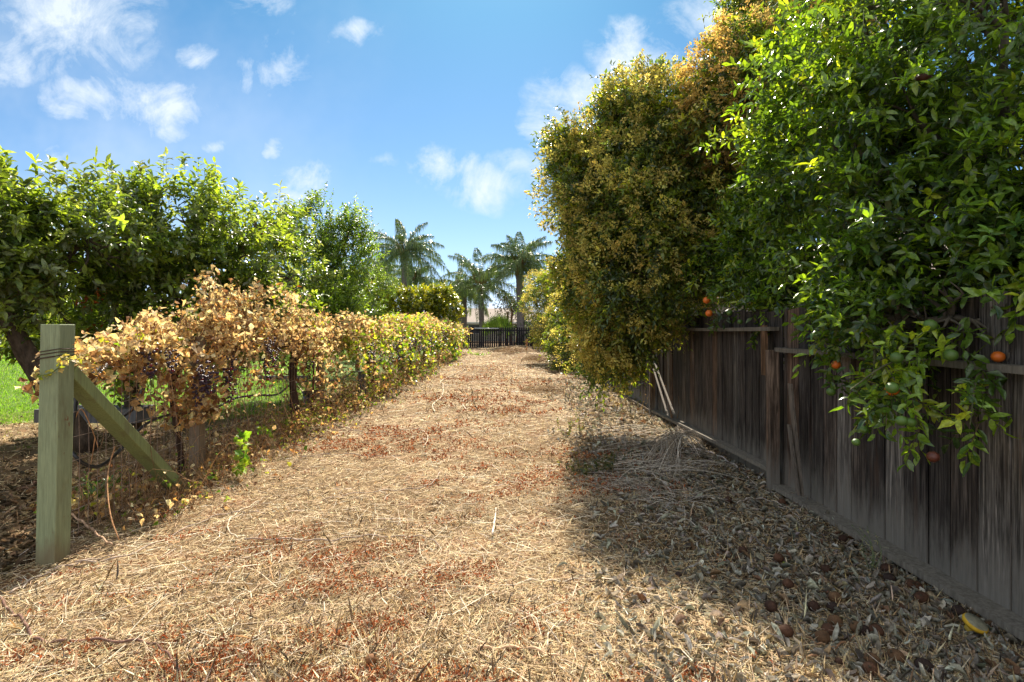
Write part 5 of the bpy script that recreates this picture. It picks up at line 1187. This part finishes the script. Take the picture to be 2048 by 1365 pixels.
def fallen(px, py, r, col, label, squash=.9):
    Y = CH*F/(py-HY); c = G(px, py); c[2] = float(gz(c[0], c[1])); root = empty('fallen_orange', c); tag(root, label, 'fallen orange', 'dried oranges fallen on the leaf litter')
    V, Fc = ICO; V = V*np.array([1, 1, squash]); V = V*(1+.06*fld(V, 2.0, int(px))[:, None]); V = V*r; V[:, 2] += r*squash*.85
    c[2] += .018; mb = MB(); mb.add(c+V, [Fc], np.array(col)*.55); mb.build('peel', M_dried, root)
    m2 = MB(); a = rng.uniform(0, 2*PI); d = nrm(np.array([math.cos(a)*.8, math.sin(a)*.8-.3, .8])); s = c+np.array([0, 0, r*squash*.85])+d*r*.97
    tube(m2, [s, s+d*.004], .006, 6, (.07, .05, .03)); m2.build('stem_scar', M_dried, root)
D1, D2, D3, D4 = (.10, .05, .032), (.16, .075, .042), (.22, .12, .06), (.065, .04, .032)
FALL = [(1564, 1017, .034, D2, 'farthest fallen orange with a rusty face, beside the lower fence rail'), (1485, 1108, .032, D1, 'lone brown orange left of the others at the edge of the shade'),
        (1557, 1129, .033, D2, 'brown orange next to a tiny green fruit above the sunny patch'), (1576, 1179, .034, D2, 'reddish brown orange on the sunlit straw patch, left group top'),
        (1652, 1151, .033, D1, 'dark brown orange right of the tiny green fruit'), (1542, 1228, .036, D1, 'dark orange leftmost in the half sunny litter'),
        (1572, 1282, .036, D2, 'brown orange below the leftmost dark one, with a straw across it'), (1670, 1206, .037, D3, 'greyish tan orange uppermost of the middle cluster'),
        (1628, 1225, .034, D1, 'dark orange half hidden left of the middle cluster'), (1666, 1227, .034, D4, 'nearly black orange just under the greyish tan one'),
        (1670, 1256, .038, D3, 'ochre brown orange, palest of the middle cluster'), (1658, 1274, .036, D2, 'oval brown orange touching the ochre one from below'),
        (1645, 1293, .035, D3, 'tan brown orange lowest of the middle cluster'), (1714, 1270, .034, D3, 'brown orange of a touching pair, the lighter left one'), (1727, 1275, .030, D4, 'small dark orange of a touching pair, the right one'),
        (1753, 1279, .036, D2, 'dark red brown orange right of the touching pair'), (1773, 1152, .036, D1, 'large dark orange under the weed near the fence foot'), (1780, 1177, .037, D4, 'blackish orange between the weed and the split orange'),
        (1822, 1184, .032, D2, 'left half of a split orange near the fence'), (1834, 1185, .030, D2, 'right half of a split orange near the fence'), (1844, 1213, .040, D2, 'large shiny reddish brown orange below the split one'),
        (1918, 1240, .036, D4, 'flattened black orange just above the yellow cap'), (1792, 1333, .038, D3, 'brown orange with a pale top near the bottom edge'), (1776, 1331, .022, D1, 'tiny brown fruit touching the pale topped orange'),
        (1743, 1346, .036, D3, 'ochre orange at the bottom edge left of the big dark one'), (1740, 1362, .033, D2, 'reddish orange cut by the bottom edge of the view'), (1848, 1352, .040, D4, 'big dark purple brown orange at the bottom right'),
        (1678, 1338, .018, D1, 'very small round brown fruit alone near the bottom'), (1357, 1155, .022, D4, 'small dark fruit alone on the sunny straw right of centre'), (742, 1349, .028, (.36, .17, .07), 'sunlit orange brown fruit alone at the bottom of the path'),
        (1686, 1092, .033, D1, 'dark orange alone in the litter near the fence foot'), (1457, 1008, .034, D1, 'dark orange far from the others below the straw heap')]
for f in FALL: fallen(*f)
def yellow_cap():
    c = G(1940, 1275); c[2] = float(gz(c[0], c[1])); root = empty('yellow_cap', c); tag(root, 'round flat cap with yellow rim and grey top lying tilted near the fence', 'cap')
    n = 24; th = np.arange(n)/n*2*PI; ax = nrm(np.array([.25, -.45, 1.])); u_ = nrm(np.cross(ax, [0, 1., 0])); v_ = np.cross(ax, u_)
    def lathe(rows, col, name, mat):
        mb = MB(); V = [c+np.array([0, 0, .045])+ax*z+(u_*math.cos(t)+v_*math.sin(t))*r for r, z in rows for t in th]; m = len(rows)
        fs = [[i*n+j, i*n+(j+1) % n, (i+1)*n+(j+1) % n, (i+1)*n+j] for i in range(m-1) for j in range(n)]
        mb.add(V, [np.array(fs), np.arange((m-1)*n, m*n)[None]], col); mb.build(name, mat, root)
    lathe([(.022, .0), (.024, .022), (.036, .030), (.052, .034), (.057, .045), (.054, .056), (.048, .058)], (.55, .33, .02), 'rim', M_cap)
    lathe([(.051, .0572), (.050, .061), (.02, .062)], (.24, .23, .16), 'top', M_dried)
    lathe([(.020, -.01), (.026, -.004), (.026, .012), (.02, .018)], (.42, .30, .05), 'stem', M_cap)
yellow_cap()
def small_green(px, py, r, label):
    c = G(px, py); mb = MB(); V, Fc = ICO; mb.add(c+V*r+[0, 0, r], [Fc], (.20, .30, .03)); tag(mb.build('green_fruit', M_fruit, None, origin=c), label, 'fruit')
small_green(1567, 1131, .012, 'tiny green fruit lying next to a brown fallen orange')
small_green(1968, 1280, .02, 'small green fruit lying against the yellow cap')
